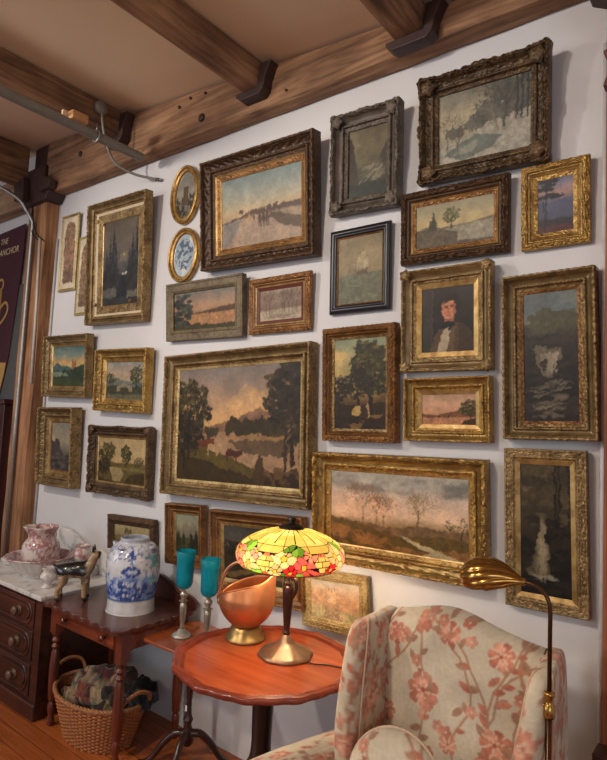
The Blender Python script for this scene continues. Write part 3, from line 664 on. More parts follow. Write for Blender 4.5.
def P_path(w_, h_):
    c = Cv(w_, h_, 0.0026, 12)
    c.grad([(0, (92, 72, 42)), (.3, (146, 118, 80)), (.45, (222, 192, 164)), (.65, (208, 184, 168)), (.85, (176, 174, 168)), (1, (164, 164, 156))], .1); c.clouds((112, 112, 110), .72, .98, .85, 4); c.clouds((196, 168, 150), .4, .8, .4, 3)  # lamp glow painted into the bright sky and orange ground
    c.hill([(0, .38), (.2, .34), (.45, .3), (.65, .36), (.85, .34), (1, .36)], (116, 92, 66), .02); c.hill([(0, .36), (.25, .3), (.45, .2), (.6, .22), (.8, .26), (1, .24)], (92, 76, 42), .015); c.hill([(0, .3), (.3, .2), (.5, .08), (.7, .06), (1, .14)], (134, 98, 58), .03)
    c.poly([(.54, .22), (.6, .2), (.66, .15), (.72, .12), (.86, .06), (.97, 0), (.7, 0), (.74, .05), (.66, .1), (.58, .17)], (178, 164, 130)); c.hill([(0, .1), (.3, .05), (.5, 0), (1, 0)], (96, 74, 42), .02)
    for x, b, h2 in ((.26, .32, .5), (.36, .32, .4), (.42, .28, .42)): c.bare(x, b, h2, (128, 92, 66), 5, .009, .9, .6)
    for x, y in ((.2, .5), (.28, .6), (.38, .5), (.44, .52), (.33, .46), (.15, .46)):
        for k in range(14): c.blob(x + c.rs.uniform(-.07, .07), y + c.rs.uniform(-.09, .09), .022, .018, (216, 176, 146), .6, 50, .8)
    c.bare(.66, .3, .48, (124, 104, 74), 5, .009, .9, .5); c.tree(.66, .3, .42, .12, (140, 126, 92), None, 22, .5, (110, 90, 62), .05); c.tree(.95, .26, .24, .18, (84, 76, 52), None, 20)
    for k in range(24): c.blob(c.rs.uniform(0, .5), c.rs.uniform(.02, .25), .06, .03, (146, 108, 60) if k % 2 else (92, 74, 40), .5, 20, .7)
    return c.finish(.1, .97)
def P_cows(w_, h_):
    c = Cv(w_, h_, 0.0036, 13)
    c.grad([(0, (52, 40, 22)), (.35, (150, 118, 90)), (.5, (204, 164, 114)), (.66, (192, 156, 122)), (.82, (152, 132, 118)), (1, (122, 116, 116))], .14)
    c.blob(.62, .66, .24, .14, (216, 172, 112), .3, 6, .5); c.clouds((136, 120, 112), .6, 1, .4, 3, 3, .8)
    c.hill([(0, .46), (.25, .48), (.5, .54), (.62, .6), (.7, .65), (.78, .6), (1, .54)], (132, 100, 78), .008)
    c.hill([(0, .4), (.4, .42), (1, .44)], (96, 76, 50), .01)
    c.poly([(.2, .42), (.6, .44), (.9, .38), (1, .36), (1, .1), (.6, .12), (.4, .24), (.22, .34)], (158, 128, 100)); c.poly([(.44, .36), (.95, .38), (.9, .24), (.6, .26)], (86, 70, 50), .85)
    for k in range(26): c.blob(.46 + .44 * k / 26, .47 + c.rs.uniform(-.02, .05), .045, .06, (60, 50, 28), .35, 26)
    c.poly([(.42, .38), (.95, .36), (.98, .4), (.46, .41)], (150, 118, 76), .9)
    for k in range(8): c.blob(.3 + c.rs.uniform(-.05, .05), .42 + c.rs.uniform(-.02, .03), .03, .035, (66, 56, 36), .35, 26)
    c.hill([(0, .36), (.2, .32), (.35, .26), (.5, .2), (.66, .14), (.74, .1), (1, .06)], (92, 78, 34), .012); c.hill([(0, .24), (.25, .18), (.5, .1), (.66, .06), (1, .04)], (58, 46, 24), .02)
    c.tree(.1, .2, .72, .2, (54, 48, 28), (76, 66, 36), 80, 1, (44, 32, 20), .07); c.tree(.06, .1, .5, .18, (44, 36, 22), None, 50, 1, (44, 32, 20), .09)
    c.tree(.94, .2, .78, .24, (56, 48, 28), (80, 66, 34), 80, 1, (50, 36, 22), .08); c.tree(1.0, .4, .64, .2, (46, 38, 24), None, 50, 1, (50, 36, 22), .1); c.line(.89, .1, .9, .62, .014, (60, 44, 28)); c.line(.9, .62, .8, .74, .008, (60, 44, 28))
    for x, y, s, col in ((.25, .31, 1.35, (104, 56, 30)), (.33, .27, 1.25, (164, 136, 102)), (.49, .22, 1.35, (78, 46, 28))):
        c.poly([(x - .04 * s, y), (x - .035 * s, y + .045 * s), (x + .035 * s, y + .05 * s), (x + .06 * s, y + .055 * s), (x + .062 * s, y + .02 * s), (x + .035 * s, y)], col); c.line(x - .03 * s, y, x - .03 * s, y - .03 * s, .007, col); c.line(x + .028 * s, y, x + .028 * s, y - .03 * s, .007, col)
    c.poly([(.66, .08), (.68, .2), (.7, .26), (.73, .24), (.75, .12), (.8, .1), (.98, .16), (1, 0), (.66, 0)], (70, 52, 34)); c.blob(.695, .27, .012, .016, (120, 84, 60), .2)
    for k in range(24): c.blob(c.rs.uniform(.76, 1), c.rs.uniform(.02, .14), .04, .03, (96, 74, 46) if k % 2 else (48, 36, 24), .4, 20, .8)
    return c.finish(.08, .95)
def P_sunset(w_, h_):
    c = Cv(w_, h_, 0.0036, 14)
    c.grad([(0, (66, 62, 46)), (.2, (96, 82, 62)), (.45, (166, 134, 108)), (.6, (180, 146, 120)), (.8, (150, 136, 124)), (1, (118, 118, 116))], .1); c.clouds((150, 120, 110), .55, .95, .5, 3)
    c.hill([(0, .4), (.4, .44), (.6, .48), (.8, .54), (1, .56)], (92, 72, 54), .015); c.hill([(0, .4), (.4, .4), (1, .42)], (172, 130, 94), .004)
    c.hill([(0, .14), (.4, .16), (.6, .1), (1, .14)], (72, 68, 46), .03)
    for k in range(60): c.blob(c.rs.uniform(0, .28) ** 1.0, c.rs.uniform(.1, .95), .1, .05, (62, 70, 66) if k % 2 else (48, 52, 48), .5, 22, .85)
    for k in range(16): c.blob(c.rs.uniform(.25, .7), c.rs.uniform(.03, .16), .05, .03, (70, 66, 44), .5, 22)
    return c.finish(.1, .92)
def P_winter(w_, h_):
    c = Cv(w_, h_, 0.003, 15)
    c.grad([(0, (150, 138, 120)), (.3, (166, 150, 130)), (.4, (118, 100, 88)), (.6, (136, 118, 106)), (1, (150, 134, 120))], .1)
    c.hill([(0, .34), (1, .36)], (168, 156, 138), .02)
    for x in (.16, .24, .55, .6, .7, .78, .88): c.bare(x, .22, .75, (84, 64, 52), 4, .011, .85, .5)
    c.poly([(.1, .1), (.4, .2), (.8, .16), (.6, .05)], (134, 120, 104), .7)
    return c.finish(.1, .95)
def P_night(w_, h_):
    c = Cv(w_, h_, 0.0036, 16)
    c.grad([(0, (62, 62, 66)), (.3, (70, 74, 80)), (.55, (96, 92, 92)), (.8, (106, 98, 92)), (1, (92, 84, 78))], .2); c.clouds((116, 108, 100), .5, 1, .5, 3)
    for x, b, h2 in ((.1, .35, .3), (.2, .35, .45), (.3, .38, .5), (.36, .35, .4), (.85, .3, .5), (.94, .3, .6), (.75, .35, .3)): c.fir(x, b, h2, .07, (58, 62, 68))
    c.poly([(.3, .5), (.34, .78), (.38, .5)], (66, 68, 74)); c.hill([(0, .42), (.3, .4), (.6, .34), (1, .46)], (56, 58, 62), .03)
    c.blob(.6, .58, .014, .014, (222, 200, 140), .1); c.blob(.6, .56, .07, .06, (150, 134, 104), .4, 8, .4)
    c.blob(.3, .15, .2, .05, (112, 112, 108), .5, 10, .7); c.blob(.8, .12, .15, .05, (124, 122, 112), .5, 10, .7); c.poly([(.4, .1), (.5, .35), (.66, .32), (.7, .08)], (46, 50, 58))
    for x in (.58, .63, .67): c.blob(x, .36, .014, .012, (190, 190, 180), .3)
    return c.finish(.12, .95)
def P_castle(w_, h_):
    c = Cv(w_, h_, 0.0036, 17)
    c.grad([(0, (46, 62, 56)), (.3, (88, 108, 100)), (.5, (178, 160, 116)), (.62, (196, 158, 106)), (.78, (120, 138, 134)), (1, (84, 112, 118))], .12); c.clouds((160, 158, 138), .6, .95, .5, 4)
    c.hill([(0, .5), (.15, .6), (.3, .5), (.45, .52), (.6, .45), (1, .5)], (72, 100, 106), .02); c.poly([(.6, .4), (.6, .64), (.64, .68), (.67, .6), (.72, .66), (.74, .6), (.74, .38)], (146, 108, 80))
    c.hill([(0, .4), (.3, .38), (.6, .42), (.8, .5), (1, .56)], (54, 70, 58), .03); c.poly([(0, .36), (.4, .36), (.5, .26), (0, .24)], (124, 142, 128), .8); c.hill([(0, .16), (.4, .2), (1, .24)], (62, 72, 50), .03)
    for k in range(16): c.blob(c.rs.uniform(.3, 1), c.rs.uniform(.14, .4), .06, .04, (48, 60, 46), .5)
    return c.finish(.12, .97)
def P_bridge(w_, h_):
    c = Cv(w_, h_, 0.0036, 18)
    c.grad([(0, (58, 62, 52)), (.3, (110, 112, 98)), (.5, (160, 146, 124)), (.7, (176, 156, 138)), (1, (134, 142, 142))], .12); c.clouds((190, 176, 160), .5, 1, .5, 4)
    c.hill([(0, .5), (.3, .56), (.5, .48), (1, .44)], (104, 112, 108), .03); c.hill([(0, .34), (.3, .36), (.7, .34), (1, .36)], (66, 68, 52), .03)
    c.poly([(.3, .2), (.3, .34), (.5, .42), (.72, .34), (.72, .2), (.64, .2), (.6, .3), (.5, .33), (.4, .3), (.38, .2)], (140, 130, 112))
    c.tree(.12, .3, .4, .16, (52, 56, 40), None, 30); c.tree(.82, .28, .6, .22, (58, 64, 46), (88, 88, 58), 50, 1, (50, 40, 30), .09); c.hill([(0, .12), (1, .14)], (96, 96, 78), .03)
    return c.finish(.12, .95)
def P_rock(w_, h_):
    c = Cv(w_, h_, 0.004, 19)
    c.grad([(0, (58, 54, 54)), (.35, (96, 92, 86)), (.55, (150, 142, 124)), (1, (124, 124, 118))], .2); c.clouds((166, 158, 138), .45, 1, .6, 3)
    c.poly([(0, .62), (.16, .6), (.22, .66), (.4, .64), (.5, .44), (.62, .34), (1, .3), (1, 0), (0, 0)], (70, 64, 68))
    for k in range(26): c.blob(c.rs.random(), c.rs.uniform(.02, .34), .1, .03, (52, 48, 54) if k % 2 else (96, 90, 86), .5, 18, .7)
    return c.finish(.12, .95)
def P_pond(w_, h_):
    c = Cv(w_, h_, 0.0034, 20)
    c.grad([(0, (58, 48, 28)), (.3, (96, 82, 48)), (.5, (180, 158, 116)), (1, (168, 148, 112))], .08); c.clouds((190, 172, 134), .55, 1, .5, 3)
    c.hill([(0, .44), (1, .46)], (92, 80, 48), .015); c.tree(.18, .3, .6, .24, (62, 58, 32), (86, 76, 40), 60, 1, (50, 38, 24), .09); c.tree(.6, .36, .46, .16, (58, 54, 30), None, 44, 1, (50, 38, 24), .1); c.tree(.86, .34, .26, .14, (62, 56, 32), None, 26, 1, (50, 38, 24), .1); c.tree(.12, .04, .5, .2, (48, 44, 26), None, 36, 1, (50, 38, 24), .12)
    c.poly([(.24, .34), (.5, .34), (.56, .2), (.5, .04), (.34, .04), (.28, .2)], (150, 134, 96)); c.hill([(0, .1), (.3, .03), (.55, .0), (.7, .2), (1, .3)], (66, 54, 32), .02); c.poly([(.5, .3), (1, .28), (1, .36), (.5, .36)], (120, 108, 64), .8)
    return c.finish(.1, .95)
def P_small(w_, h_):
    c = Cv(w_, h_, 0.0034, 21); c.grad([(0, (96, 84, 56)), (.4, (146, 134, 98)), (1, (168, 156, 122))], .1)
    for x, y in ((.32, .6), (.4, .55), (.46, .62), (.36, .7)): c.blob(x, y, .12, .14, (84, 78, 50), .4, 16, .85)
    c.hill([(0, .36), (1, .42)], (112, 100, 68), .04); return c.finish(.1, .95)
def P_firs(w_, h_):
    c = Cv(w_, h_, 0.0034, 22); c.grad([(0, (44, 48, 36)), (.4, (88, 92, 76)), (.7, (150, 150, 128)), (1, (134, 138, 124))], .1)
    c.poly([(.1, .5), (.45, .82), (.6, .7), (.75, .84), (1, .6), (1, .3), (0, .3)], (128, 122, 104), .8); c.hill([(0, .42), (1, .4)], (72, 74, 54), .03)
    for k in range(12): c.fir(c.rs.choice([c.rs.uniform(0, .35), c.rs.uniform(.65, 1)]), c.rs.uniform(.12, .3), c.rs.uniform(.25, .45), .1, (46, 50, 34))
    c.hill([(0, .14), (1, .16)], (52, 52, 36), .04); return c.finish(.12, .92)
def P_valley(w_, h_):
    c = Cv(w_, h_, 0.003, 23); c.grad([(0, (40, 36, 30)), (.3, (62, 54, 42)), (.5, (96, 90, 74)), (.7, (86, 84, 76)), (1, (68, 66, 62))], .2); c.clouds((120, 112, 94), .5, 1, .5, 3)
    c.hill([(0, .5), (.15, .62), (.3, .5), (.6, .4), (1, .46)], (56, 46, 36), .03); c.tree(.12, .3, .45, .2, (40, 34, 26), None, 40)
    c.poly([(0, .1), (.4, .24), (1, .16), (1, .1), (.4, .16), (.1, .02)], (128, 108, 72), .8); c.poly([(0, .3), (.5, .36), (1, .26), (1, .22), (.5, .3)], (104, 88, 58), .7); return c.finish(.12, .9)
def P_haystack(w_, h_):
    c = Cv(w_, h_, 0.0024, 24); c.grad([(0, (150, 128, 106)), (.3, (176, 158, 130)), (.5, (196, 160, 130)), (.75, (200, 178, 156)), (1, (186, 186, 180))], .1)
    c.hill([(0, .66), (.3, .8), (.6, .72), (1, .52)], (196, 158, 128), .02, a=.7); c.hill([(0, .36), (.3, .32), (1, .24)], (182, 170, 134), .02)
    for x in (.38, .44, .50): c.poly([(x - .03, .44), (x + .03, .44), (x + .028, .70), (x, .82), (x - .028, .70)], (206, 180, 150)); c.line(x, .74, x, .82, .008, (110, 84, 70))
    for k in range(70): c.blob(c.rs.uniform(.3, .62), c.rs.uniform(.02, .34), .03, .03, (150, 116, 104) if k % 2 else (168, 130, 112), .6, 40, .6)
    for k in range(90): c.blob(c.rs.uniform(.5, .98), c.rs.uniform(.3, .56), .025, .022, (206, 160, 128) if k % 2 else (190, 150, 120), .6, 40, .6)
    return c.finish(.1, 1.0)
def P_arch(seed):
    def f(w_, h_):
        c = Cv(w_, h_, 0.003, seed); c.grad([(0, (206, 198, 180)), (1, (214, 206, 188))])
        a = 0.32; x = (c.u / c.asp - .5); ok = (np.abs(x) < a) & (c.v > .08) & ((c.v < .78) | (np.hypot(x / a, (c.v - .78) / .14) < 1)); n = c.n(30, 3)
        c.put(ok, (150, 128, 104)); c.put(ok * (n > .5), (112, 92, 80), .8); c.put(ok * (c.n(22, 9) > .6), (176, 130, 110), .8); c.put(ok * (c.v < .25), (96, 82, 72), .5)
        e = np.abs(np.where(c.v < .78, np.abs(x) / a, np.hypot(x / a, (c.v - .78) / .14)) - 1.04) < .05; c.put(e & (c.v > .08), (120, 96, 60), .8); return c.finish(.06)
    return f
F_ = make_frame
F_('framed_painting', 'ornate scalloped dark-gilt frame around a snowy stream with bare trees', [-0.7965, 2.526, 0.4900, .403, .13, -.027], .06, 'scoop', .068, GD, [(.02, .3, 'leaf', .009), (.3, .6, 'leaf', .004), (.62, .8, 'bead', .002)], P_snow, 1, wavy=.009, corner=(.03, GD, .55), mat2=None)
F_('framed_painting', 'tall grey-brown carved frame around a dim rocky gorge', [-1.3080, 2.479, 0.3340, .432, .103, -.036], .06, 'scoop', .07, GG, [(.02, .25, 'leaf', .006), (.66, .76, 'bead', .002)], P_gorge, 2, wavy=.006, corner=(.026, GG, .45))
F_('framed_painting', 'large dark-brown frame with gold inner band around riders on a dusty road', [-1.9200, 2.325, 0.7410, .564, .114, -.02], .07, 'scoop', .075, GBR, [(.02, .6, 'scroll', .005)], P_road, 3, liner=[(.009, GP, .004), (.018, GR, .005), (.006, GP, .002)])
F_('framed_painting', 'wide brown and gold frame around two trees beside a calm lake', [-0.9070, 2.214, 0.4370, .291, .073, -.011], .04, 'ridge', .042, GBR, [(.02, .6, 'leaf', .006)], P_lake, 4, liner=[(.006, GP, .002), (.013, GR, .003)])
F_('framed_painting', 'small bright-gilt frame around a lone pine at violet dusk', [-.5320, 2.209, .2270, .300, .055, .004], .03, 'ridge', .036, GB, [(.02, .7, 'leaf', .004)], P_dusk, 5, liner=[(.005, GP, .001), (.014, GB, .002)])
F_('framed_painting', 'black moulded frame around a sailing ship on a greenish sea', [-1.3275, 2.045, 0.3030, .373, .031, .009], .03, 'ridge', .036, BLK, [], P_ship, 6, liner=[(.005, GR, .001)])
F_('framed_portrait', 'gilt frame with corner ornaments around a dark-haired man in a brown coat', [-0.9190, 1.78, 0.3640, .402, .049, .007], .05, 'scoop', .056, GA, [(.02, .12, 'leaf', .003)], P_man, 7, liner=[(.02, GP, .004)], corner=(.022, GA, .3))
F_('framed_painting', 'tall scale-patterned gilt frame around a waterfall under a blue sky, at right', [-0.5335, 1.54, 0.3050, .575, .007, .027], .06, 'scoop', .054, GA, [(.02, .3, 'gadroon', .005), (.62, .8, 'flute', .002)], P_falls, 8, outer_rim=.0018, liner=[(.01, GR, .003)])
F_('framed_painting', 'flat gilt frame around a white cascade in dark woods, behind the brass shell lamp', [-0.5405, .974, 0.2650, .534, .014, .024], .04, 'flat', .036, GA, [(.2, .7, 'leaf', .003)], P_falls2, 9, liner=[(.016, GP, .003)])
F_('framed_painting', 'chipped reddish-gilt frame around a tall dark woodland with a golden sky', [-1.2910, 1.492, 0.3570, .485, .037, .022], .06, 'ridge', .042, GR, [(.02, .5, 'rope', .004), (.5, .8, 'leaf', .003)], P_woods, 10, outer_rim=.002, liner=[(.011, GA, .003)])
F_('framed_painting', 'small bright gilt frame around a pink sunset over water, below the portrait', [-0.9050, 1.514, 0.3440, .243, .028, .026], .05, 'scoop', .048, GB, [(.02, .2, 'leaf', .003), (.24, .6, 'flute', .0015), (.62, .8, 'bead', .002)], P_pink, 11, liner=[(.016, GP, .003)])
F_('framed_painting', 'large ornate gilt frame around blossoming trees and a winding path, above the armchair', [-1.1100, .996, 0.7590, .452, .029, .027], .06, 'scoop', .07, GB, [(.02, .3, 'leaf', .006), (.3, .62, 'scroll', .002), (.62, .8, 'leaf', .003)], P_path, 12, liner=[(.006, GP, .001)])
F_('framed_painting', 'largest picture, gilt frame around cows at a river under a golden sky', [-2.011, 1.168, .993, .739, .009, .035], .07, 'scoop', .07, GA, [(.02, .3, 'leaf', .004), (.62, .8, 'bead', .0025)], P_cows, 13, liner=[(.012, GL, .003)])
F_('framed_painting', 'weathered flat brown frame around an orange dusk over a lake, dark trees at left', [-2.281, 1.975, .583, .316, .091, -.006], .04, 'flat', .056, GW, [(.68, .85, 'flute', .0015), (.03, .18, 'rope', .001)], P_sunset, 14)
F_('framed_painting', 'small reddish-gilt frame with dark red liner around bare winter trees', [-1.769, 1.982, .383, .273, .062, .008], .03, 'ridge', .042, GR, [(.02, .5, 'leaf', .003)], P_winter, 15, liner=[(.005, GL, .001), (.016, REDL, .004)])
F_('framed_painting', 'deep ornate gilt frame with cream step around a moonlit misty forest', [-3.0680, 2.113, 0.5960, .764, .067, -.019], .06, 'scoop', .055, GA, [(.02, .3, 'leaf', .006), (.62, .8, 'bead', .002)], P_night, 16, liner=[(.014, CREAM, .004), (.045, GA, .004), (.005, GP, .001)], corner=(.012, GA, 2.2))
F_('framed_print', 'narrow gilt frame with an arched figure print, beside the left post', [-3.698, 2.386, .215, .532, .024, -.014], .02, 'ridge', .018, GL, [], P_arch(31), 17, mat_canvas=PRINT)
F_('framed_print', 'narrow gilt frame with an arched print, partly behind the deep ornate frame', [-3.486, 2.205, .203, .535, .008, -.005], .010, 'ridge', .018, GL, [], P_arch(32), 18, mat_canvas=PRINT)
F_('framed_painting', 'deep gilt frame around a ruined tower above a blue valley, at the post', [-3.5670, 1.657, 0.5280, .409, .056, -.013], .06, 'scoop', .062, GA, [(.02, .6, 'leaf', .004)], P_castle, 19, liner=[(.012, GP, .003)])
F_('framed_painting', 'deep gilt frame around an arched stone bridge and pale sky', [-2.9510, 1.575, 0.5100, .375, .048, -.016], .06, 'scoop', .064, GB, [(.02, .6, 'leaf', .004), (.62, .8, 'bead', .002)], P_bridge, 20, liner=[(.014, GP, .004)])
F_('framed_painting', 'box-like deep gilt frame around a dark sea cliff, lowest beside the left post', [-3.5730, 1.08, 0.4250, .51, .04, .015], .08, 'scoop', .075, GA, [(.02, .6, 'leaf', .004), (.62, .8, 'bead', .002)], P_rock, 21, liner=[(.018, GP, .003), (.008, GR, .002)])
F_('framed_painting', 'brown-gilt scrolled frame around round trees beside a pond', [-2.9260, 1.091, 0.5890, .399, .028, .017], .05, 'scoop', .06, GD, [(.02, .5, 'leaf', .007)], P_pond, 22, wavy=.007, liner=[(.010, GP, .002)], corner=(.026, GD, .4))
F_('framed_painting', 'small dark-brown frame half hidden by the blue and white jar', [-2.774, .791, .431, .195, .046, .049], .04, 'ridge', .05, GBR, [(.02, .6, 'scroll', .003)], P_small, 23)
F_('framed_painting', 'small gilt frame around fir trees and a pale mountain, above the teal goblets', [-2.31, .803, .282, .31, .032, .064], .05, 'scoop', .048, GR, [(.02, .2, 'bead', .003), (.62, .8, 'leaf', .002)], P_firs, 24, liner=[(.008, GP, .002)])
F_('framed_painting', 'reddish-gilt frame around a dark stormy valley, behind the stained-glass lamp', [-1.818, .733, .58, .397, .026, .061], .05, 'scoop', .058, GR, [(.02, .12, 'rope', .002), (.62, .8, 'bead', .002)], P_valley, 25, liner=[(.016, GP, .003)])
F_('framed_painting', 'small pale-gilt frame around pink haystacks, standing low behind the tea table', [-1.378, .700, .331, .244, .003, .067], .03, 'flat', .036, GL, [(.03, .7, 'leaf', .004)], P_haystack, 26, liner=[(.008, GL, .002)])

# oval pictures
def oval(label, x, z, a, b, kind, seed):
    t = thing('oval_picture', label, 'picture', (x, WY - .034, z), group='small oval gilt pictures')
    A = np.linspace(0, 2 * PI, 73)[:-1]; pr = [(1.0, .028), (1.0, .012), (.98, .003), (.93, 0), (.88, .004), (.86, .011), (.82, .014), (.78, .010), (.74, .012), (.72, .018), (.70, .024)]
    G = [[((a - (1 - s) * .5 * (a + b) * .9) * math.cos(k), y, (b - (1 - s) * .5 * (a + b) * .9) * math.sin(k)) for s, y in pr] for k in A]
    MB().grid(G, cu=True).build('frame', M_gilt('oval_gilt', (128, 88, 40), (208, 164, 92), .32, .6, 40, .15), t, True)
    R, AA = np.meshgrid(np.linspace(0, 1, 34), A, indexing='ij'); X = R * (a * .72) * np.cos(AA); Z = R * (b * .79) * np.sin(AA)
    n = fbm(X * 55 + 40, Z * 55 + 40, seed, 4); n2 = fbm(X * 18 + 90, Z * 18 + 40, seed + 5, 3)
    if kind == 'city':
        c = np.array((128, 126, 116)) / 255 * (0.75 + .6 * n2[..., None]); d = (Z < -.01 + (n - .5) * .1) & (n > .42); c[d] = np.array((70, 64, 56)) / 255
        d = (np.abs(X) < .02) & (Z < .05) & (Z > -.06); c[d] = np.array((92, 80, 66)) / 255
    else:
        c = np.array((176, 190, 200)) / 255 * (0.8 + .35 * n2[..., None]); d = (n > .5) & (np.hypot(X / a, Z / b) < .6); c[d] = np.array((92, 108, 124)) / 255; d = (n2 > .58) & (n < .45); c[d] = np.array((214, 210, 200)) / 255
    mb = MB().grid(np.stack([X, np.full_like(X, .02), Z], -1), cv=True)
    mesh('picture', mb.V[0], mb.F, PRINT, t, True, col=c.reshape(-1, 3))
oval('upper of the two oval gilt pictures, dim grey townscape', -2.516, 2.813, .117, .170, 'city', 61)
oval('lower of the two oval gilt pictures, pale blue figure print under glass', -2.495, 2.462, .124, .156, 'blue', 64)
# ------------------------------------------------------------------ furniture
WAL = M_wood('dark_walnut', (34, 16, 11), (84, 42, 27), 0.36, 0.8, 'X', 0.08, coat=0.2)
MAH = M_wood('mahogany', (70, 28, 16), (142, 66, 38), 0.28, 0.7, 'X', 0.05, coat=0.35)
MAHZ = M_wood('mahogany_turned', (62, 25, 15), (124, 56, 32), 0.3, 0.7, 'Z', 0.05, coat=0.35)
DKM = M_wood('dark_mahogany_top', (48, 22, 17), (92, 46, 34), 0.3, 0.7, 'X', 0.05, coat=0.3)
TEA = M_wood('tea_table_top', (138, 48, 22), (204, 98, 52), 0.24, 0.45, 'X', 0.03, coat=0.45)
DKZ = M_wood('dark_turned_wood', (26, 13, 9), (66, 33, 22), 0.3, 0.8, 'Z', 0.05, coat=0.3)
SILV = M_plain('tarnished_silver', (178, 170, 152), 0.3, 0.85, 0.2, 40)
def marble():
    m, nt, b = base_mat('white_marble'); v = coords(nt); n = noise(nt, v, 5, 6, .6, 2.5)
    nt.links.new(ramp(nt, n, [(.38, hexc(176, 174, 172)), (.47, hexc(212, 209, 204)), (.7, hexc(222, 219, 214))]), b.inputs['Base Color']); b.inputs['Roughness'].default_value = .22; return m
MARB = marble()

# marble-topped washstand
t = thing('washstand', 'dark walnut chest of drawers with a white marble top at far left', 'chest', (0, 0, 0))
x0, x1, y0, y1 = -3.70, -2.875, 1.635, 2.085
b = MB().box(x0, x1, y0, y1, 0.07, 0.59); b.box(x1 - .06, x1 + .004, y0 - .006, y0 + .05, .07, .59); b.box(x0 - .004, x0 + .06, y0 - .006, y0 + .05, .07, .59); b.build('body', WAL, t, bev=.004)
MB().box(x0 - .012, x1 + .012, y0 - .018, y1, 0, .085).build('plinth', WAL, t, bev=.01)
MB().box(x0 - .025, x1 + .025, y0 - .03, y1, .597, .62).build('marble_top', MARB, t, bev=.004)
MB().box(x0 - .01, x1 + .01, y0 - .014, y1, .583, .596).build('moulding', WAL, t, bev=.004)
MB().prism([(x0 + .02, .621), (x0 + .02, .74), (x0 + .10, .80), (-3.53, .83), (-3.40, .83), (-3.20, .765), (-3.16, .75), (-3.05, .765), (-2.975, .74), (-2.96, .68), (-2.955, .621)], 2.055, 2.08).build('marble_splashback', MARB, t, bev=.003)
MB().prism([(-3.10, .621), (-3.07, .66), (-3.04, .675), (-3.04, .621)], 1.93, 2.05, ).build('shelf_bracket', MARB, t)
sh = MB().lathe([(.0, .664), (.082, .664), (.086, .672), (.082, .68), (0, .68)], 28, 0, 0); so = sh.build('candle_shelf', MARB, t, True); so.location = (-3.075, 1.965, 0); autosmooth(so)
for k, (z0, z1) in enumerate(((.44, .575), (.275, .425), (.10, .26))):
    d = MB().box(x0 + .065, x1 - .065, y0 - .012, y0 + .02, z0, z1).build('drawer', WAL, t, bev=.004)
    zc, hh = (z0 + z1) / 2, (z1 - z0) / 2 - .014; L = x1 - .08; LX = x0 + .08
    for nm, g_, pr in (('panel_moulding', 0, .010),):
        P = [(L - hh + hh * math.cos(a), zc + hh * math.sin(a)) for a in np.linspace(-PI / 2, PI / 2, 14)] + [(LX + hh + hh * math.cos(a), zc + hh * math.sin(a)) for a in np.linspace(PI / 2, 1.5 * PI, 14)]
        MB().tube([(a, y0 - .013, c) for a, c in P], .006, 8, closed=True).build(nm, WAL, d, True)
        P2 = [(a + (.018 if a < (L + LX) / 2 else -.018), zc + (c - zc) * .7) for a, c in P]
        MB().prism(P2, y0 - .018, y0 - .010).build('raised_panel', WAL, d, bev=.003)
    for kx in (x1 - .20, x0 + .20):
        kn = MB().lathe([(0, 0), (.026, 0), (.028, .003), (.016, .006), (.010, .012), (.020, .020), (.026, .028), (.020, .036), (.008, .038), (0, .040)], 20, rf=lambda a, z: 1 + .05 * math.cos(8 * a)).build('knob', M_wood('carved_knob_wood', (64, 44, 34), (130, 100, 78), .35, 2, 'Z'), d, True)
        kn.location = (kx, y0 - .018, zc); kn.rotation_euler = (PI / 2, 0, 0)

# glazed crockery on the marble
def glaze(name, base, cols, sc=60, thr=.52, seed=3, band=None):
    def f(V):
        V = np.asarray(V); a = np.arctan2(V[:, 1], V[:, 0]); r = np.hypot(V[:, 0], V[:, 1]); X = a * np.maximum(r, .03) + .5; Z = V[:, 2] + r * .5 + .5
        n = fbm(X * sc, Z * sc, seed, 4); n2 = fbm(X * sc * 2.2, Z * sc * 2.2, seed + 9, 3); n3 = fbm(X * 18, Z * 18, seed + 4, 2)
        c = np.tile(np.array(base) / 255., (len(V), 1)); 
        for i, (col, w_) in enumerate(cols):
            m = ((n if i == 0 else n2) > thr) & (n3 > .42); c[m] = c[m] * (1 - w_) + np.array(col) / 255. * w_
        return c
    return f
CER = M_vcol('glazed_ceramic', .16, .5, 0, 0, 100, coat=.4)
TR = glaze('transfer', (214, 202, 194), [((150, 92, 96), .8), ((176, 128, 128), .7)], 75, .5, 3)
def pot(name, prof, parent, n=72, fine=3, colf=TR, rf=None, loc=None):
    P = spline([(r, z, 0) for r, z in prof], fine); mb = MB().lathe([(max(p[0], 0), p[1]) for p in P], n, rf=rf, caps=False); V = mb.V[0]
    return mesh(name, V, mb.F, CER, parent, True, col=colf(V), loc=loc)
t = thing('wash_bowl', 'wide fluted pink-patterned wash bowl with a pitcher standing in it', 'bowl', (-3.262, 1.815, .6205))
def plainf(V): return np.tile(np.array((208, 203, 198)) / 255., (len(V), 1))
def bowlc(V):
    c = TR(V); m = (np.arange(len(V)) < len(V) * .52) & (V[:, 2] < .10); out = plainf(V); k = (np.abs(np.arctan2(V[:, 1], V[:, 0]) + .25) < .22) & (V[:, 2] > .035); c[m & ~k] = out[m & ~k]; return c
pot('bowl', [(0, .004), (.08, 0), (.092, .0), (.094, .012), (.13, .04), (.162, .075), (.178, .10), (.19, .108), (.186, .113), (.172, .106), (.155, .078), (.12, .046), (.06, .02), (0, .018)], t, 144, 3, bowlc, rf=lambda a, z: 1 + .012 * math.cos(24 * a))
t = thing('pitcher', 'pink and white transfer-printed water pitcher standing in the wash bowl', 'pitcher', (-3.262, 1.815, .640))
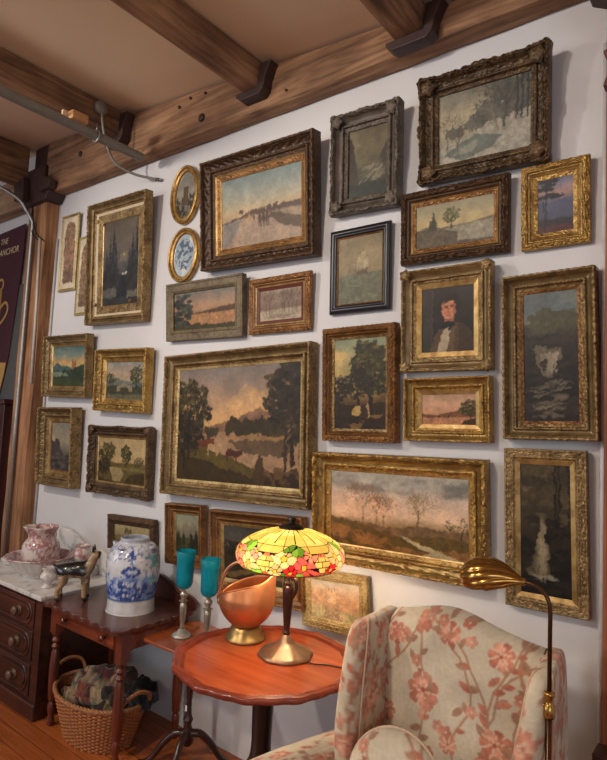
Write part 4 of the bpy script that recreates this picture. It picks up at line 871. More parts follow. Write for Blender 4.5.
pot('body', [(0, .0), (.06, .0), (.072, .01), (.09, .03), (.101, .065), (.104, .11), (.10, .15), (.088, .172), (.084, .176), (.074, .19), (.073, .21), (.082, .235), (.088, .25), (.083, .252), (.068, .21), (.08, .16), (0, .14)], t, 96, 4, TR, rf=lambda a, z: 1 + (.20 * max(0, math.cos(a - 3.9)) ** 8 * max(0, (z - .19) / .06) if z > .19 else 0) + (.03 * math.cos(9 * a) if z > .225 else 0))
h = MB().tube(spline([(.066, 0, .225), (.115, 0, .235), (.14, 0, .19), (.13, 0, .13), (.092, 0, .09)], 6), .009, 10); hm = mesh('handle', h.V[0], h.F, CER, t, True, col=TR(h.V[0])); hm.rotation_euler = (0, 0, 2.1)
t = thing('shelf_vase', 'small pink-patterned vase on the marble candle shelf', 'vase', (-3.075, 1.965, .681))
pot('body', [(0, 0), (.034, 0), (.036, .006), (.026, .014), (.036, .03), (.052, .055), (.051, .08), (.038, .098), (.036, .104), (.046, .116), (.042, .116), (.032, .102), (0, .09)], t, 60)
t = thing('small_vase', 'small white footed vase at the front edge of the marble top', 'vase', (-3.0, 1.722, .6205))
pot('body', [(0, 0), (.03, 0), (.032, .005), (.019, .014), (.022, .024), (.040, .048), (.040, .062), (.028, .078), (.030, .092), (.035, .102), (.031, .102), (.024, .08), (0, .07)], t, 60, 3, glaze('p', (212, 206, 200), [((170, 150, 150), .6), ((180, 150, 150), .5)], 60, .6, 8))
t = thing('white_dish', 'low white lidded dish at the far left picture edge', 'dish', (-3.585, 1.84, .6205))
pot('dish', [(0, 0), (.06, 0), (.075, .01), (.085, .03), (.088, .034), (.07, .044), (.03, .052), (0, .054)], t, 48, 3, plainf)

# writing table with scalloped top
t = thing('side_desk', 'mahogany side table with a dark scalloped top and turned legs beside the washstand', 'table', (0, 0, 0))
dx0, dx1, dy0, dy1, dz = -2.835, -2.20, 1.60, 2.06, .61
def scall(x0, x1, y0, y1, a, per=.075):
    P = []
    n = int((x1 - x0) / per); 
    for k in range(n * 8): u = k / (n * 8); P.append((x0 + (x1 - x0) * u, y0 - a * abs(math.sin(PI * n * u))))
    m = int((y1 - y0) / per)
    for k in range(m * 8 + 1): u = k / (m * 8); P.append((x1 + a * abs(math.sin(PI * m * u)), y0 + (y1 - y0) * u))
    P += [(x0, y1)]
    return P
MB().prism(scall(dx0, dx1, dy0 + .01, dy1, .014), dz - .022, dz, 'z').build('table_top', DKM, t, bev=.003)
ap = MB(); ap.box(dx0 + .045, dx1 - .03, dy0 + .05, dy0 + .07, .50, dz - .023); ap.build('apron', MAH, t, bev=.002)
MB().prism([(dy0 + .05, .587), (dy1 - .02, .587), (dy1 - .02, .50), (dy0 + .12, .50), (dy0 + .075, .485), (dy0 + .05, .46)], dx1 - .045, dx1 - .028, 'x').build('side_apron', MAH, t, bev=.002)
MB().prism([(dy0 + .05, .587), (dy1 - .02, .587), (dy1 - .02, .49), (dy0 + .05, .49)], dx0 + .03, dx0 + .045, 'x').build('side_apron', MAH, t, bev=.002)
dr = MB().box(dx0 + .075, dx1 - .075, dy0 + .041, dy0 + .052, .507, .58).build('drawer', MAH, t, bev=.003)
for kx in (dx0 + .17, dx1 - .14):
    k_ = MB().lathe([(0, 0), (.008, 0), (.008, .01), (.015, .016), (.015, .024), (0, .028)], 16).build('knob', MAHZ, dr, True); k_.location = (kx, dy0 + .040, .545); k_.rotation_euler = (PI / 2, 0, 0)
LEG = [(.0, 0), (.014, 0), (.018, .01), (.02, .03), (.013, .05), (.018, .07), (.019, .10), (.013, .115), (.02, .13), (.024, .2), (.025, .28), (.02, .35), (.014, .37), (.022, .385), (.014, .40), (.022, .415), (.015, .43), (.023, .445), (.023, .455), (0, .455)]
for lx, ly in ((dx0 + .05, dy0 + .07), (dx1 - .045, dy0 + .07), (dx0 + .05, dy1 - .05), (dx1 - .045, dy1 - .05)):
    lg = MB().lathe(LEG, 20, lx, ly); lg.box(lx - .024, lx + .024, ly - .024, ly + .024, .452, .587); autosmooth(lg.build('leg', MAHZ, t, True), 35)
MB().prism([(dx0 + .05, dz), (dx1 - .0, dz)] + [(dx1 + .0 + .0, dz + .02)] + spline([(dx1 + .005, dz + .025, 0), (dx1 - .03, dz + .04, 0), (dx1 - .09, dz + .065, 0), (dx1 - .15, dz + .075, 0), (dx1 - .2, dz + .07, 0), (dx1 - .25, dz + .10, 0), (dx1 - .33, dz + .12, 0)], 5)[0:0] + [(a, b) for a, b, _ in spline([(dx1 + .005, dz + .03, 0), (dx1 - .03, dz + .05, 0), (dx1 - .09, dz + .062, 0), (dx1 - .14, dz + .058, 0), (dx1 - .19, dz + .09, 0), (dx1 - .26, dz + .115, 0), (dx1 - .34, dz + .12, 0), (dx0 + .3, dz + .12, 0), (dx0 + .16, dz + .06, 0), (dx0 + .05, dz + .03, 0)], 5)], dy1 - .005, dy1 + .012).build('gallery', DKM, t, bev=.003)

# blue and white jar
JW, JC = .80, .34
def jarpaint():
    c = Cv(JW, JC, .0022, 41); c.grad([(0, (192, 192, 192)), (1, (196, 199, 206))])
    c.put((c.v > .185) & (c.v < .86) & (c.v < .55) & (c.n(9, 4) > .44), (160, 176, 206), .8)
    blu = (34, 62, 128); mid = (92, 120, 176)
    c.put((c.v > .2) & (c.v < .53) & (c.n(14, 6) > .46), mid, .8); c.put((c.v > .19) & (c.v < .50) & (c.n(22, 7) > .56), blu, .85)
    c.put((c.v > .19) & (c.v < .205), blu, .9); c.put((c.v > .175) & (c.v < .183), (120, 130, 150), .6)
    c.put((c.v > .53) & (c.v < .88) & (c.n(26, 9) > .64), (70, 84, 130), .75); c.put((c.v > .82) & (c.v < .93) & (c.n(34, 12) > .56), (90, 104, 150), .7)
    for u0 in (.07, .40, .73):
        for k, (dx, r) in enumerate(((-.055, .05), (-.02, .085), (.02, .085), (.055, .05))): c.blob(u0 + dx * .72, .60, r * .62, r * .9, blu, .06, 20, .95)
        for k in range(9): a = k / 9 * PI * 2; c.line(u0, .60, u0 + .035 * math.cos(a), .60 + .055 * math.sin(a) * .7, .008, (196, 204, 220), .9)
        c.blob(u0, .6, .02, .02, (196, 204, 220), .2); c.line(u0, .72, u0, .86, .022, (40, 66, 130)); c.line(u0 - .02, .84, u0 + .02, .8, .012, (40, 66, 130)); c.line(u0 - .02, .75, u0 + .02, .78, .012, (40, 66, 130))
        c.line(u0 - .07, .38, u0 + .07, .37, .008, (26, 50, 112)); c.line(u0 - .05, .41, u0 - .07, .38, .008, (26, 50, 112))
        for dx in (-.06, -.03, .03, .06): c.line(u0 + dx, .22, u0 + dx + .01, .33, .012, (30, 56, 120), .8)
    c.put((c.v > .42) & (c.v < .8) & (c.n(7, 16) > .5) & (np.abs(c.u / c.asp - .53) < .06), (96, 168, 168), .8)
    c.put((c.v > .95), (150, 156, 170), .8); return c.finish(.05, 1.0, None)
jc = jarpaint()
def jarcol(V):
    a = np.arctan2(V[:, 1], V[:, 0]); return jc.sample((a + PI) / (2 * PI), np.clip(V[:, 2] / .345, 0, .995))
t = thing('ginger_jar', 'large blue and white painted ceramic jar on the scalloped side table', 'jar', (-2.425, 1.835, dz + .0005))
pot('body', [(0, .0), (.108, 0), (.114, .004), (.113, .03), (.112, .062), (.114, .066), (.120, .10), (.127, .15), (.129, .20), (.127, .245), (.116, .285), (.094, .315), (.072, .328), (.069, .345), (.062, .346), (.06, .32), (0, .3)], t, 180, 6, jarcol, rf=lambda a, z: 1)
t.rotation_euler = (0, 0, -.08)
for a in (.35, 2.0, -1.2, -2.6):
    l_ = MB().tube([(.098 * math.cos(a - .16), .098 * math.sin(a - .16), .306), (.112 * math.cos(a), .112 * math.sin(a), .312), (.098 * math.cos(a + .16), .098 * math.sin(a + .16), .306)], .009, 8); mesh('lug', l_.V[0], l_.F, CER, t, True, col=jarcol(l_.V[0]))

# cast boxer dog
def skin_body(name, pts, edges, label, cat, loc, rotz, colf, mat, scale=1.0, sub=2):
    me = bpy.data.meshes.new(name); me.from_pydata([p[:3] for p in pts], edges, []); o = bpy.data.objects.new(name, me); COL.objects.link(o)
    sk = o.modifiers.new('skin', 'SKIN'); sv = me.skin_vertices[0].data
    for i, p in enumerate(pts): sv[i].radius = (p[3], p[4] if len(p) > 4 else p[3]); sv[i].use_root = (i == 0)
    s = o.modifiers.new('sub', 'SUBSURF'); s.levels = sub; s.render_levels = sub
    dg = bpy.context.evaluated_depsgraph_get(); ev = o.evaluated_get(dg); nm = bpy.data.meshes.new_from_object(ev)
    V = np.array([v.co[:] for v in nm.vertices]); Fs = [tuple(p.vertices) for p in nm.polygons]; bpy.data.objects.remove(o)
    return V, Fs
dog = [(-.05, 0, .145, .034, .038), (-.01, 0, .148, .033, .036), (.04, 0, .148, .042, .044), (.062, 0, .170, .029, .031), (.072, 0, .192, .023, .024), (.080, 0, .214, .028, .028), (.098, 0, .216, .021, .020), (.108, 0, .214, .018, .016),
       (-.075, 0, .15, .022, .024), (-.094, 0, .158, .006), (-.108, 0, .172, .0045),
       (-.062, .022, .12, .021, .024), (-.052, .026, .085, .017), (-.074, .027, .055, .011), (-.072, .027, .018, .0105), (-.062, .027, .008, .010),
       (-.062, -.022, .12, .021, .024), (-.052, -.026, .085, .017), (-.074, -.027, .055, .011), (-.072, -.027, .018, .0105), (-.062, -.027, .008, .010),
       (.046, .022, .115, .017, .02), (.046, .026, .07, .0135), (.048, .026, .018, .012), (.058, .026, .008, .010),
       (.046, -.022, .115, .017, .02), (.046, -.026, .07, .0135), (.048, -.026, .018, .012), (.058, -.026, .008, .010)]
ed = [(0, 1), (1, 2), (2, 3), (3, 4), (4, 5), (5, 6), (6, 7), (0, 8), (8, 9), (9, 10), (0, 11), (11, 12), (12, 13), (13, 14), (14, 15), (0, 16), (16, 17), (17, 18), (18, 19), (19, 20), (2, 21), (21, 22), (22, 23), (23, 24), (2, 25), (25, 26), (26, 27), (27, 28)]
DV, DF = skin_body('dog', dog, ed, '', '', None, 0, None, None)
DV[:, 2] -= DV[:, 2].min()
def dogc(V):
    c = np.tile(np.array((160, 132, 100)) / 255., (len(V), 1)); n = fbm(V[:, 0] * 60 + 9, V[:, 2] * 60 + 9, 4)
    m = (V[:, 2] > .108 + .02 * n) & (V[:, 0] < .04 + .02 * n); c[m] = np.array((22, 20, 20)) / 255.
    m = (V[:, 0] > .098) & (V[:, 2] > .18); c[m] = np.array((30, 26, 24)) / 255.; m = (V[:, 2] < .02); c[m] = np.array((38, 32, 28)) / 255.
    m = (V[:, 2] > .232) & (V[:, 0] < .1); c[m] = np.array((44, 36, 30)) / 255.; return c
t = thing('dog_figurine', 'small painted standing dog figurine, black back and tan legs', 'figurine', (-2.735, 1.72, dz + .0005), (0, 0, .8)); t.scale = (1.08, 1.25, 1.08)
mesh('body', DV, DF, M_vcol('enamel_paint', .22, .5, 0, .05, 100, coat=.3), t, True, col=dogc(DV))
for s_ in (1, -1): MB().lathe([(.0095, 0), (.0085, .012), (.0045, .026), (0, .026)], 10, rf=lambda a, z: 1 if abs(math.cos(a)) < .5 else .6).build('ear', M_plain('dog_ear', (34, 28, 26), .4), t, True, loc=(.074, s_ * .015, .228), rot=(s_ * -.15, -.1, 0))
for s_ in (1, -1): MB().lathe([(0, -.003), (.003, 0), (0, .003)], 8).build('eye', DARK, t, True, loc=(.096, s_ * .014, .222))

# willow basket with folded woollens
t = thing('wicker_basket', 'oval willow basket on the floor under the scalloped side table', 'basket', (-2.535, 1.775, 0))
WK = M_vcol('willow', .6, .3, 0, .15, 120)
def weave():
    A = np.linspace(0, 2 * PI, 241)[:-1]; Z = np.linspace(0, .205, 60); mb = MB(); G = []; C = []
    for a in A:
        r_, c_ = [], []
        for z in Z:
            k = z / .205; ax = .195 + .075 * k; ay = .125 + .05 * k; row = int(z / .0085)
            d = .0045 * math.sin(a * 30 + (row % 2) * PI) + .002 * abs(math.sin(PI * z / .0085)); r_.append(((ax + d) * math.cos(a), (ay + d) * math.sin(a), z + .002))
            f = .74 + .3 * abs(math.sin(PI * z / .0085)) + .08 * math.sin(a * 30 + (row % 2) * PI) + random.uniform(-.06, .06); c_.append((.60 * f, .375 * f, .215 * f))
        G.append(r_); C.append(c_)
    mb.grid(G, cu=True, c=C); o = mb.build('woven_side', WK, t, True, vc=True); sol = o.modifiers.new('s', 'SOLIDIFY'); sol.thickness = .008; sol.offset = -1
random.seed(5); weave()
MB().add([(.19 * math.cos(a), .12 * math.sin(a), .006) for a in np.linspace(0, 2 * PI, 41)[:-1]], [tuple(range(40))]).build('bottom', M_plain('willow_base', (130, 84, 48), .6), t)
WB = M_plain('willow_rim', (150, 98, 58), .55, 0, .25, 60, .3)
def braid(name, path, r, R, turns, closed):
    mb = MB(); n = len(path)
    for ph in (0, 2.09, 4.19):
        P = []
        for i, p in enumerate(path):
            a = ph + turns * 2 * PI * i / (n if closed else n - 1); q_ = path[(i + 1) % n if closed else min(i + 1, n - 1)]; p0 = path[i - 1] if (closed or i) else path[0]
            tv = (Vector(q_) - Vector(p0)).normalized(); u = tv.cross(Vector((0, 0, 1)) if abs(tv.z) < .9 else Vector((1, 0, 0))).normalized(); v = tv.cross(u); P.append(Vector(p) + u * R * math.cos(a) + v * R * math.sin(a))
        mb.tube(P, r, 6, closed=closed)
    return mb.build(name, WB, t, True)
braid('rim', [(.274 * math.cos(a), .179 * math.sin(a), .21) for a in np.linspace(0, 2 * PI, 161)[:-1]], .0065, .006, 26, True)
for s_ in (-1, 1):
    braid('handle', spline([(s_ * .262, -.085, .21), (s_ * .285, -.07, .26), (s_ * .29, 0, .285), (s_ * .285, .07, .26), (s_ * .262, .085, .21)], 10), .0055, .005, 6, False)
WOOL = M_vcol('wool', .95, .1, 0, .5, 260, sheen=.3)
def cloth(label, cx, cy, z, L, W, th, rot, cf, seed, group=None):
    mb = MB(); n, m = 70, 44; G = np.zeros((n, m, 3)); 
    for i in range(n):
        for j in range(m):
            u = i / (n - 1) * 2 - 1; a = j / m * 2 * PI; ca, sa = math.cos(a), math.sin(a)
            yy = W / 2 * np.sign(ca) * abs(ca) ** .6; zz = th / 2 * np.sign(sa) * abs(sa) ** .8; e = (1 - abs(u) ** 6) ** .5
            G[i, j] = (u * L / 2, yy * (.55 + .45 * e), zz * max(e, .05) + .055 * (float(vnoise(np.array(u * 4.5 + 5), np.array(yy * 26 + 9), seed)) - .5) + .02 * (float(vnoise(np.array(u * 10 + 5), np.array(yy * 60 + 9), seed)) - .5) - .03 * u * u)
    C = cf(G.reshape(-1, 3)); mb.grid(G, cv=True, c=C); o = mb.build('folded_blanket', WOOL, None, True, vc=True); o.location = (cx, cy, z); o.rotation_euler = rot; return tag(o, label, 'blanket', group)
def patch(V):
    i = np.floor(V[:, 0] / .055 + 50).astype(int); j = np.floor(V[:, 1] / .05 + 50).astype(int); pal = np.array([(112, 100, 76), (70, 30, 26), (34, 28, 28), (94, 86, 62), (104, 58, 44), (128, 114, 88), (60, 40, 34)]) / 255.
    c = pal[(i * 5 + j * 3 + i * j) % 7]; n = fbm(V[:, 0] * 120 + 9, V[:, 1] * 120 + 9, 6, 3); c = c * (.6 + .8 * n[:, None]); f = (np.mod(i + j, 3) == 0) & (n > .52); c[f] = np.array((146, 120, 92)) / 255.; return c
cloth('patchwork wool blanket of olive and maroon squares, heaped in the basket', -2.55, 1.76, .235, .40, .22, .09, (.35, -.25, .25), patch, 3)
cloth('brown fringed patchwork blanket folded beneath the squared one in the basket', -2.52, 1.80, .19, .42, .22, .09, (-.05, .1, -.1), lambda V: patch(V * 1.3 + .04) * .8, 5)
cloth('black woollen cloth hanging at the right end of the basket', -2.37, 1.84, .245, .24, .16, .07, (.1, .12, .35), lambda V: np.tile(np.array((24, 22, 24)) / 255., (len(V), 1)), 7)
t = thing('outlet_box', 'black wall outlet with a white cord behind the scalloped side table', 'outlet', (0, 0, 0))
MB().box(-2.83, -2.77, 2.088, 2.0985, .11, .19).build('cover', DARK, t, bev=.004)
(MB().tube(spline([(-2.83, 2.09, .16), (-2.86, 2.085, .22), (-2.93, 2.09, .33), (-2.93, 2.09, .48)], 6), .006, 8).build('power_cord', M_plain('white_cable', (196, 196, 192), .5), t, True))

# candle stand with tilt top
t = thing('candle_stand', 'small tripod stand with an orange-brown top, partly under the round table', 'table', (-2.03, 1.895, 0), (0, 0, .0))
cs = .165
MB().prism([(-cs + .02, -cs), (cs - .02, -cs), (cs, -cs + .02), (cs, cs - .02), (cs - .02, cs), (-cs + .02, cs), (-cs, cs - .02), (-cs, -cs + .02)], .545, .56, 'z').build('table_top', M_wood('lamplit_mahogany', (128, 58, 26), (190, 104, 56), .25, .6, 'X', .04, coat=.4), t, bev=.003)  # orange of the lamplight is mixed into the wood colour
autosmooth(MB().lathe([(0, .09), (.02, .09), (.03, .11), (.022, .15), (.014, .18), (.022, .20), (.013, .22), (.011, .28), (.02, .36), (.024, .40), (.013, .45), (.02, .47), (.016, .50), (.03, .53), (.05, .545), (0, .545)], 20).build('column', DKZ, t, True), 40)
MB().box(-.006, .006, -.016, -.0145, .24, .265).build('paper_sticker', M_plain('white_sticker', (210, 206, 196), .6), t).location = (0, -.003, 0)
for a in (-2.45, -1.15 + .0, .75):
    L = spline([(.01, 0, .14), (.06, 0, .135), (.11, 0, .09), (.15, 0, .035), (.185, 0, .012), (.215, 0, .010)], 6)
    MB().tube([(p[0] * math.cos(a), p[0] * math.sin(a), p[2]) for p in L], [.018 - .009 * i / len(L) for i in range(len(L))], 10).build('leg', DKZ, t, True)

# teal goblets
def glass_mat():
    m, nt, b = base_mat('teal_glass'); b.inputs['Base Color'].default_value = (.01, .46, .60, 1); b.inputs['Transmission Weight'].default_value = .65; b.inputs['Roughness'].default_value = .12; b.inputs['IOR'].default_value = 1.3
    v = N(nt, 'ShaderNodeTexVoronoi'); v.inputs['Scale'].default_value = 150; nt.links.new(coords(nt), v.inputs['Vector']); bump(nt, b, v.outputs['Distance'], .5, .003); return m
TEAL = glass_mat()
CG = M_plain('clear_cut_glass', (190, 190, 180), .12, .5, .2, 60)
for k, (x, y, hs, lb) in enumerate(((-2.075, 1.862, 1.0, 'teal glass goblet on a silver stem, nearer the blue and white jar'), (-1.925, 1.875, .965, 'teal glass goblet on a silver stem, nearer the copper scuttle'))):
    t = thing('goblet', lb, 'goblet', (x, y, .5605), group='pair of teal glass goblets'); t.scale = (1, 1, hs)
    MB().lathe([(0, .0), (.042, 0), (.044, .006), (.036, .014), (.022, .022), (.012, .034), (0, .036)], 28, rf=lambda a, z: 1 + .05 * math.cos(14 * a)).build('foot', CG, t, True)
    autosmooth(MB().lathe([(0, .034), (.010, .036), (.012, .045), (.009, .052), (.013, .075), (.0155, .13), (.0145, .15), (.008, .156), (.022, .160), (.008, .166), (.012, .172), (.019, .185), (.017, .195), (.009, .203), (.011, .212), (.016, .214), (0, .216)], 24).build('stem', SILV, t, True), 50)
    MB().lathe([(.0, .215), (.02, .216), (.032, .224), (.038, .24), (.0395, .30), (.041, .35), (.0455, .385), (.044, .386), (.038, .35), (.0365, .30), (.035, .245), (.028, .232), (.0, .226)], 36, caps=False).build('cup', TEAL, t, True)

# round tea table
t = thing('tea_table', 'round reddish tea table with a scalloped piecrust rim and dark pedestal', 'table', (-1.40, 1.665, 0))
def pie(a): return 1 + .030 * (abs(math.cos(6 * a)) ** .6) + .012 * math.cos(24 * a) - .008
def pielathe(prof, n=192):
    mb = MB(); V = []
    for i in range(n):
        a = 2 * PI * i / n; V.append([(r * (1 + (pie(a) - 1) * min(1, (r / .3) ** 3)) * math.cos(a), r * (1 + (pie(a) - 1) * min(1, (r / .3) ** 3)) * math.sin(a), z) for r, z in prof])
    return mb.grid(V, cu=True)
tp = pielathe([(0.0005, .6995), (.1, .6995), (.2, .6995), (.286, .6995)]); tp.build('table_top', TEA, t, True)
pielathe([(.2855, .6995), (.291, .702), (.296, .708), (.302, .709), (.306, .705), (.312, .706), (.318, .711), (.325, .709), (.327, .702), (.324, .692), (.312, .684), (.29, .68), (.0005, .68)]).build('rim', M_wood('tea_table_rim', (112, 40, 24), (164, 72, 44), .28, .6, 'X', .05, coat=.4), t, True)
autosmooth(MB().lathe([(0, .16), (.036, .16), (.045, .18), (.05, .22), (.046, .27), (.036, .30), (.03, .315), (.047, .33), (.05, .345), (.042, .36), (.036, .38), (.034, .42), (.036, .5), (.04, .60), (.05, .64), (.08, .665), (.08, .6795), (0, .6795)], 28, rf=lambda a, z: 1 + (.04 * math.cos(10 * a) if .36 < z < .6 or .19 < z < .28 else 0)).build('pedestal', DKZ, t, True), 50)
for a in (-PI / 2 + .3, PI / 6 + .3, PI * 5 / 6 + .3):
    L = spline([(.02, 0, .20), (.09, 0, .20), (.16, 0, .13), (.22, 0, .055), (.27, 0, .03), (.30, 0, .035)], 6)
    MB().tube([(p[0] * math.cos(a), p[0] * math.sin(a), p[2]) for p in L], [.032 - .012 * i / len(L) for i in range(len(L))], 12).build('leg', DKZ, t, True)
    MB().lathe([(0, 0), (.03, 0), (.036, .012), (.03, .03), (.012, .045), (0, .046)], 16, .295 * math.cos(a), .295 * math.sin(a)).build('foot', DKZ, t, True)

# copper helmet scuttle
COP = M_plain('old_copper', (204, 132, 86), .36, .8, .22, 9, .12); BRS = M_plain('dull_brass', (150, 124, 78), .36, .85, .2, 30, .05)
t = thing('copper_scuttle', 'copper helmet coal scuttle with arched handle on the round tea table', 'scuttle', (-1.59, 1.76, .70), (0, 0, .50))
MB().lathe([(0, 0), (.077, 0), (.080, .004), (.078, .012), (.068, .018), (.062, .04), (.055, .05), (.05, .056), (0, .058)], 40).build('base', BRS, t, True)
def scut():
    n, m = 72, 26; G = np.zeros((n, m, 3))
    for i in range(n):
        a = 2 * PI * i / n; ca, sa = math.cos(a), math.sin(a)
        zr = .150 + .088 * ((1 + ca) / 2) ** .42 + .032 * max(0, ca) ** 5
        for j in range(m):
            k = j / (m - 1); z = .052 + (zr - .052) * k
            zz = min(1, (z - .052) / .095); r = .045 + .066 * math.sin(min(zz, 1) * PI / 2) ** .8
            top = max(0, (z - .165) / .11); r -= top * .012
            x = r * ca * (1 + .12 * max(0, ca) * top); y = r * sa * (1 - .18 * top)
            if ca < -.0: x += .006 * top
            G[i, j] = (x, y, z)
    mb = MB().grid(G, cu=True); o = mb.build('body', COP, t, True); s = o.modifiers.new('s', 'SOLIDIFY'); s.thickness = .002
    MB().tube([tuple(G[i, -1]) for i in range(n)], .003, 6, closed=True).build('rolled_rim', COP, t, True)
    return G
G = scut()
MB().tube(spline([(-.106, 0, .128), (-.120, 0, .15), (-.112, 0, .18), (-.104, 0, .22), (-.088, 0, .262), (-.055, 0, .288), (-.01, 0, .296), (.05, 0, .292), (.09, 0, .285), (.108, 0, .27)], 6), .006, 10).build('handle', M_plain('pinkish_copper', (178, 128, 98), .3, .8), t, True)
for s_ in (-.006,): MB().lathe([(0, 0), (.014, 0), (.016, .006), (.010, .014), (0, .016)], 14).build('rivet_plate', BRS, t, True, loc=(-.106, 0, .135), rot=(0, -PI / 2, 0))

# stained-glass lamp
LX, LY = -1.372, 1.745
t = thing('stained_glass_lamp', 'table lamp with a glowing floral stained-glass shade on the round tea table', 'lamp', (LX, LY, .70))
BRZ = M_plain('lamp_bronze', (150, 122, 98), .34, .75, .25, 30, .1); BRZ2 = M_plain('dark_bronze', (70, 44, 34), .32, .7, .2, 30, .05)
MB().lathe([(0, 0), (.096, 0), (.100, .004), (.099, .010), (.09, .016), (.07, .026), (.05, .036), (.032, .045), (.022, .055), (.014, .075), (0, .08)], 96, rf=lambda a, z: 1 + .05 * abs(math.cos(4 * a)) * (1 if z < .02 else .6) + .012 * math.cos(40 * a) - .02).build('base', BRZ, t, True)
autosmooth(MB().lathe([(0, .07), (.012, .072), (.016, .084), (.012, .088), (.012, .10), (.0155, .14), (.02, .20), (.022, .23), (.02, .245), (.012, .252), (.014, .262), (.006, .268), (.006, .46), (0, .46)], 24, rf=lambda a, z: 1 + (.06 * math.cos(6 * a) if .1 < z < .24 else 0)).build('stem', BRZ2, t, True), 50)
MB().tube(spline([(.014, -.0, .20), (.034, 0, .235), (.036, 0, .265), (.022, 0, .285), (.004, 0, .283)], 6), [.005 + .003 * math.sin(PI * i / 24) for i in range(25)], 8).build('scroll_arm', BRZ2, t, True)
for a in (.6, 2.7, 4.8):
    MB().tube([(0, 0, .33), (.03 * math.cos(a), .03 * math.sin(a), .335), (.05 * math.cos(a), .05 * math.sin(a), .345)], .006, 8).build('socket', BRZ2, t, True)
    bl = MB().lathe([(0, -.03), (.012, -.026), (.02, -.01), (.022, .004), (.016, .02), (.008, .03), (0, .031)], 16)
    m_ = MATS.get('bulb')
    if not m_:
        m_, nt, b_ = base_mat('bulb'); b_.inputs['Emission Color'].default_value = (1, .72, .42, 1); b_.inputs['Emission Strength'].default_value = 14; b_.inputs['Base Color'].default_value = (1, .9, .7, 1); MATS['bulb'] = m_
    bl.build('bulb', m_, t, True, loc=(.078 * math.cos(a), .078 * math.sin(a), .352), rot=(0, PI / 2, a))
    l = lamp('lamp_bulb_light', 'POINT', (LX + .078 * math.cos(a), LY + .078 * math.sin(a), .70 + .352), None, 22.0, (1, .78, .54), .024)
MB().tube([(-.012, -.02, .30), (-.012, -.021, .235)], .0012, 6).build('pull_chain', BRS, t, True)
shp = spline([(.185, .330, 0), (.198, .342, 0), (.204, .362, 0), (.200, .385, 0), (.183, .408, 0), (.150, .430, 0), (.10, .450, 0), (.045, .464, 0)], 12)
def shade():
    nA = 420; prof = np.array([(p[0], p[1]) for p in shp]); dl = np.r_[0, np.cumsum(np.hypot(*np.diff(prof, axis=0).T))]; Lt = dl[-1]; nv = 84
    s = np.linspace(0, Lt, nv); R = np.interp(s, dl, prof[:, 0]); Z = np.interp(s, dl, prof[:, 1]); A = np.arange(nA) / nA * 2 * PI
    AA, S = np.meshgrid(A, s, indexing='ij'); RR = np.interp(S, dl, prof[:, 0]); ZZ = np.interp(S, dl, prof[:, 1])
    Y = np.zeros(S.shape + (3,)); lead = np.zeros(S.shape, bool)
    # yellow brick panes
    row_edges = np.array([0, .018, .038, .058, .074, .088, .122, .156, .190, Lt + .01]); ri = np.clip(np.searchsorted(row_edges, S, 'right') - 1, 0, 8)
    nb = np.array([40, 40, 40, 40, 40, 24, 24, 24, 24])[ri]; off = np.where(ri < 5, (ri % 2) * .5, 0); cell = AA / (2 * PI) * nb + off; ci = np.floor(cell).astype(int); fr = cell - ci
    rs = np.random.RandomState(2); T = rs.rand(10, 64); tv = T[ri, ci % 64]
    yel = np.array((.96, .86, .40)); Y[:] = yel; Y = Y * (.82 + .22 * tv[..., None]); Y[..., 2] += .12 * tv
    band = (ri == 4) | (ri == 0); Y[band] = np.array((.88, .46, .34)) * (.85 + .25 * tv[band][:, None]); lw = .0011
    lead |= (np.minimum(fr, 1 - fr) / nb * 2 * PI * RR < lw); dmin = np.min(np.abs(S[..., None] - row_edges[1:8]), -1); lead |= dmin < lw
    # flower sprays: voronoi panes
    fl = np.zeros(S.shape, bool); X = AA * .2
    for a0 in np.arange(6) * PI / 3 + .22:
        dxm = (np.mod(AA - a0 + PI, 2 * PI) - PI); wob = .44 * (1 - .22 * np.cos(S / Lt * 9)) ; m = (np.abs(dxm) < .41 + .06 * np.sin(S * 90)) & (S < .106 + .024 * np.cos(dxm * 8)); 
        P = []; C = []
        r3 = np.random.RandomState(int(a0 * 100))
        for fx, fs, big in ((-.18, .070, 1.25), (.17, .040, 1.1), (-.06, .020, .8), (.30, .085, .8), (-.33, .025, .8)):
            col = [(.86, .16, .20), (.98, .74, .66), (.92, .40, .38), (.95, .58, .50), (.97, .86, .60)][r3.randint(5)]
            P.append((fx, fs)); C.append((1.0, .78, .25))
            for q in range(6): an = q / 6 * 2 * PI + r3.rand(); P.append((fx + .085 * big * math.cos(an), fs + .0165 * big * math.sin(an))); C.append(np.array(col) * r3.uniform(.82, 1.1))
        for q in range(7): P.append((r3.uniform(-.38, .38), r3.choice([.006, .01, .105, .1]))); C.append(np.array((.44, .66, .22)) * r3.uniform(.8, 1.3))
        P = np.array(P); C = np.clip(np.array(C), 0, 1.1); D = np.hypot((dxm[..., None] - P[:, 0]) * .2, S[..., None] - P[:, 1]); o2 = np.partition(D, 1, axis=-1)
        idx = D.argmin(-1); Y[m] = C[idx[m]]; lead[m] = False; lead |= m & ((o2[..., 1] - o2[..., 0]) < .0019)
        e = m ^ (np.roll(m, 1, 0) | np.roll(m, 1, 1)); lead |= e
    lead[:, :1] = True; Y[lead] = (.03, .022, .015)
    G = np.stack([RR * np.cos(AA), RR * np.sin(AA), ZZ], -1); return G, np.clip(Y, 0, 1)
G, Y = shade()
m, nt, b = base_mat('stained_glass'); vc = N(nt, 'ShaderNodeVertexColor'); vc.layer_name = 'Col'
tr = N(nt, 'ShaderNodeBsdfTranslucent'); mx = N(nt, 'ShaderNodeMixShader'); mx.inputs[0].default_value = .22
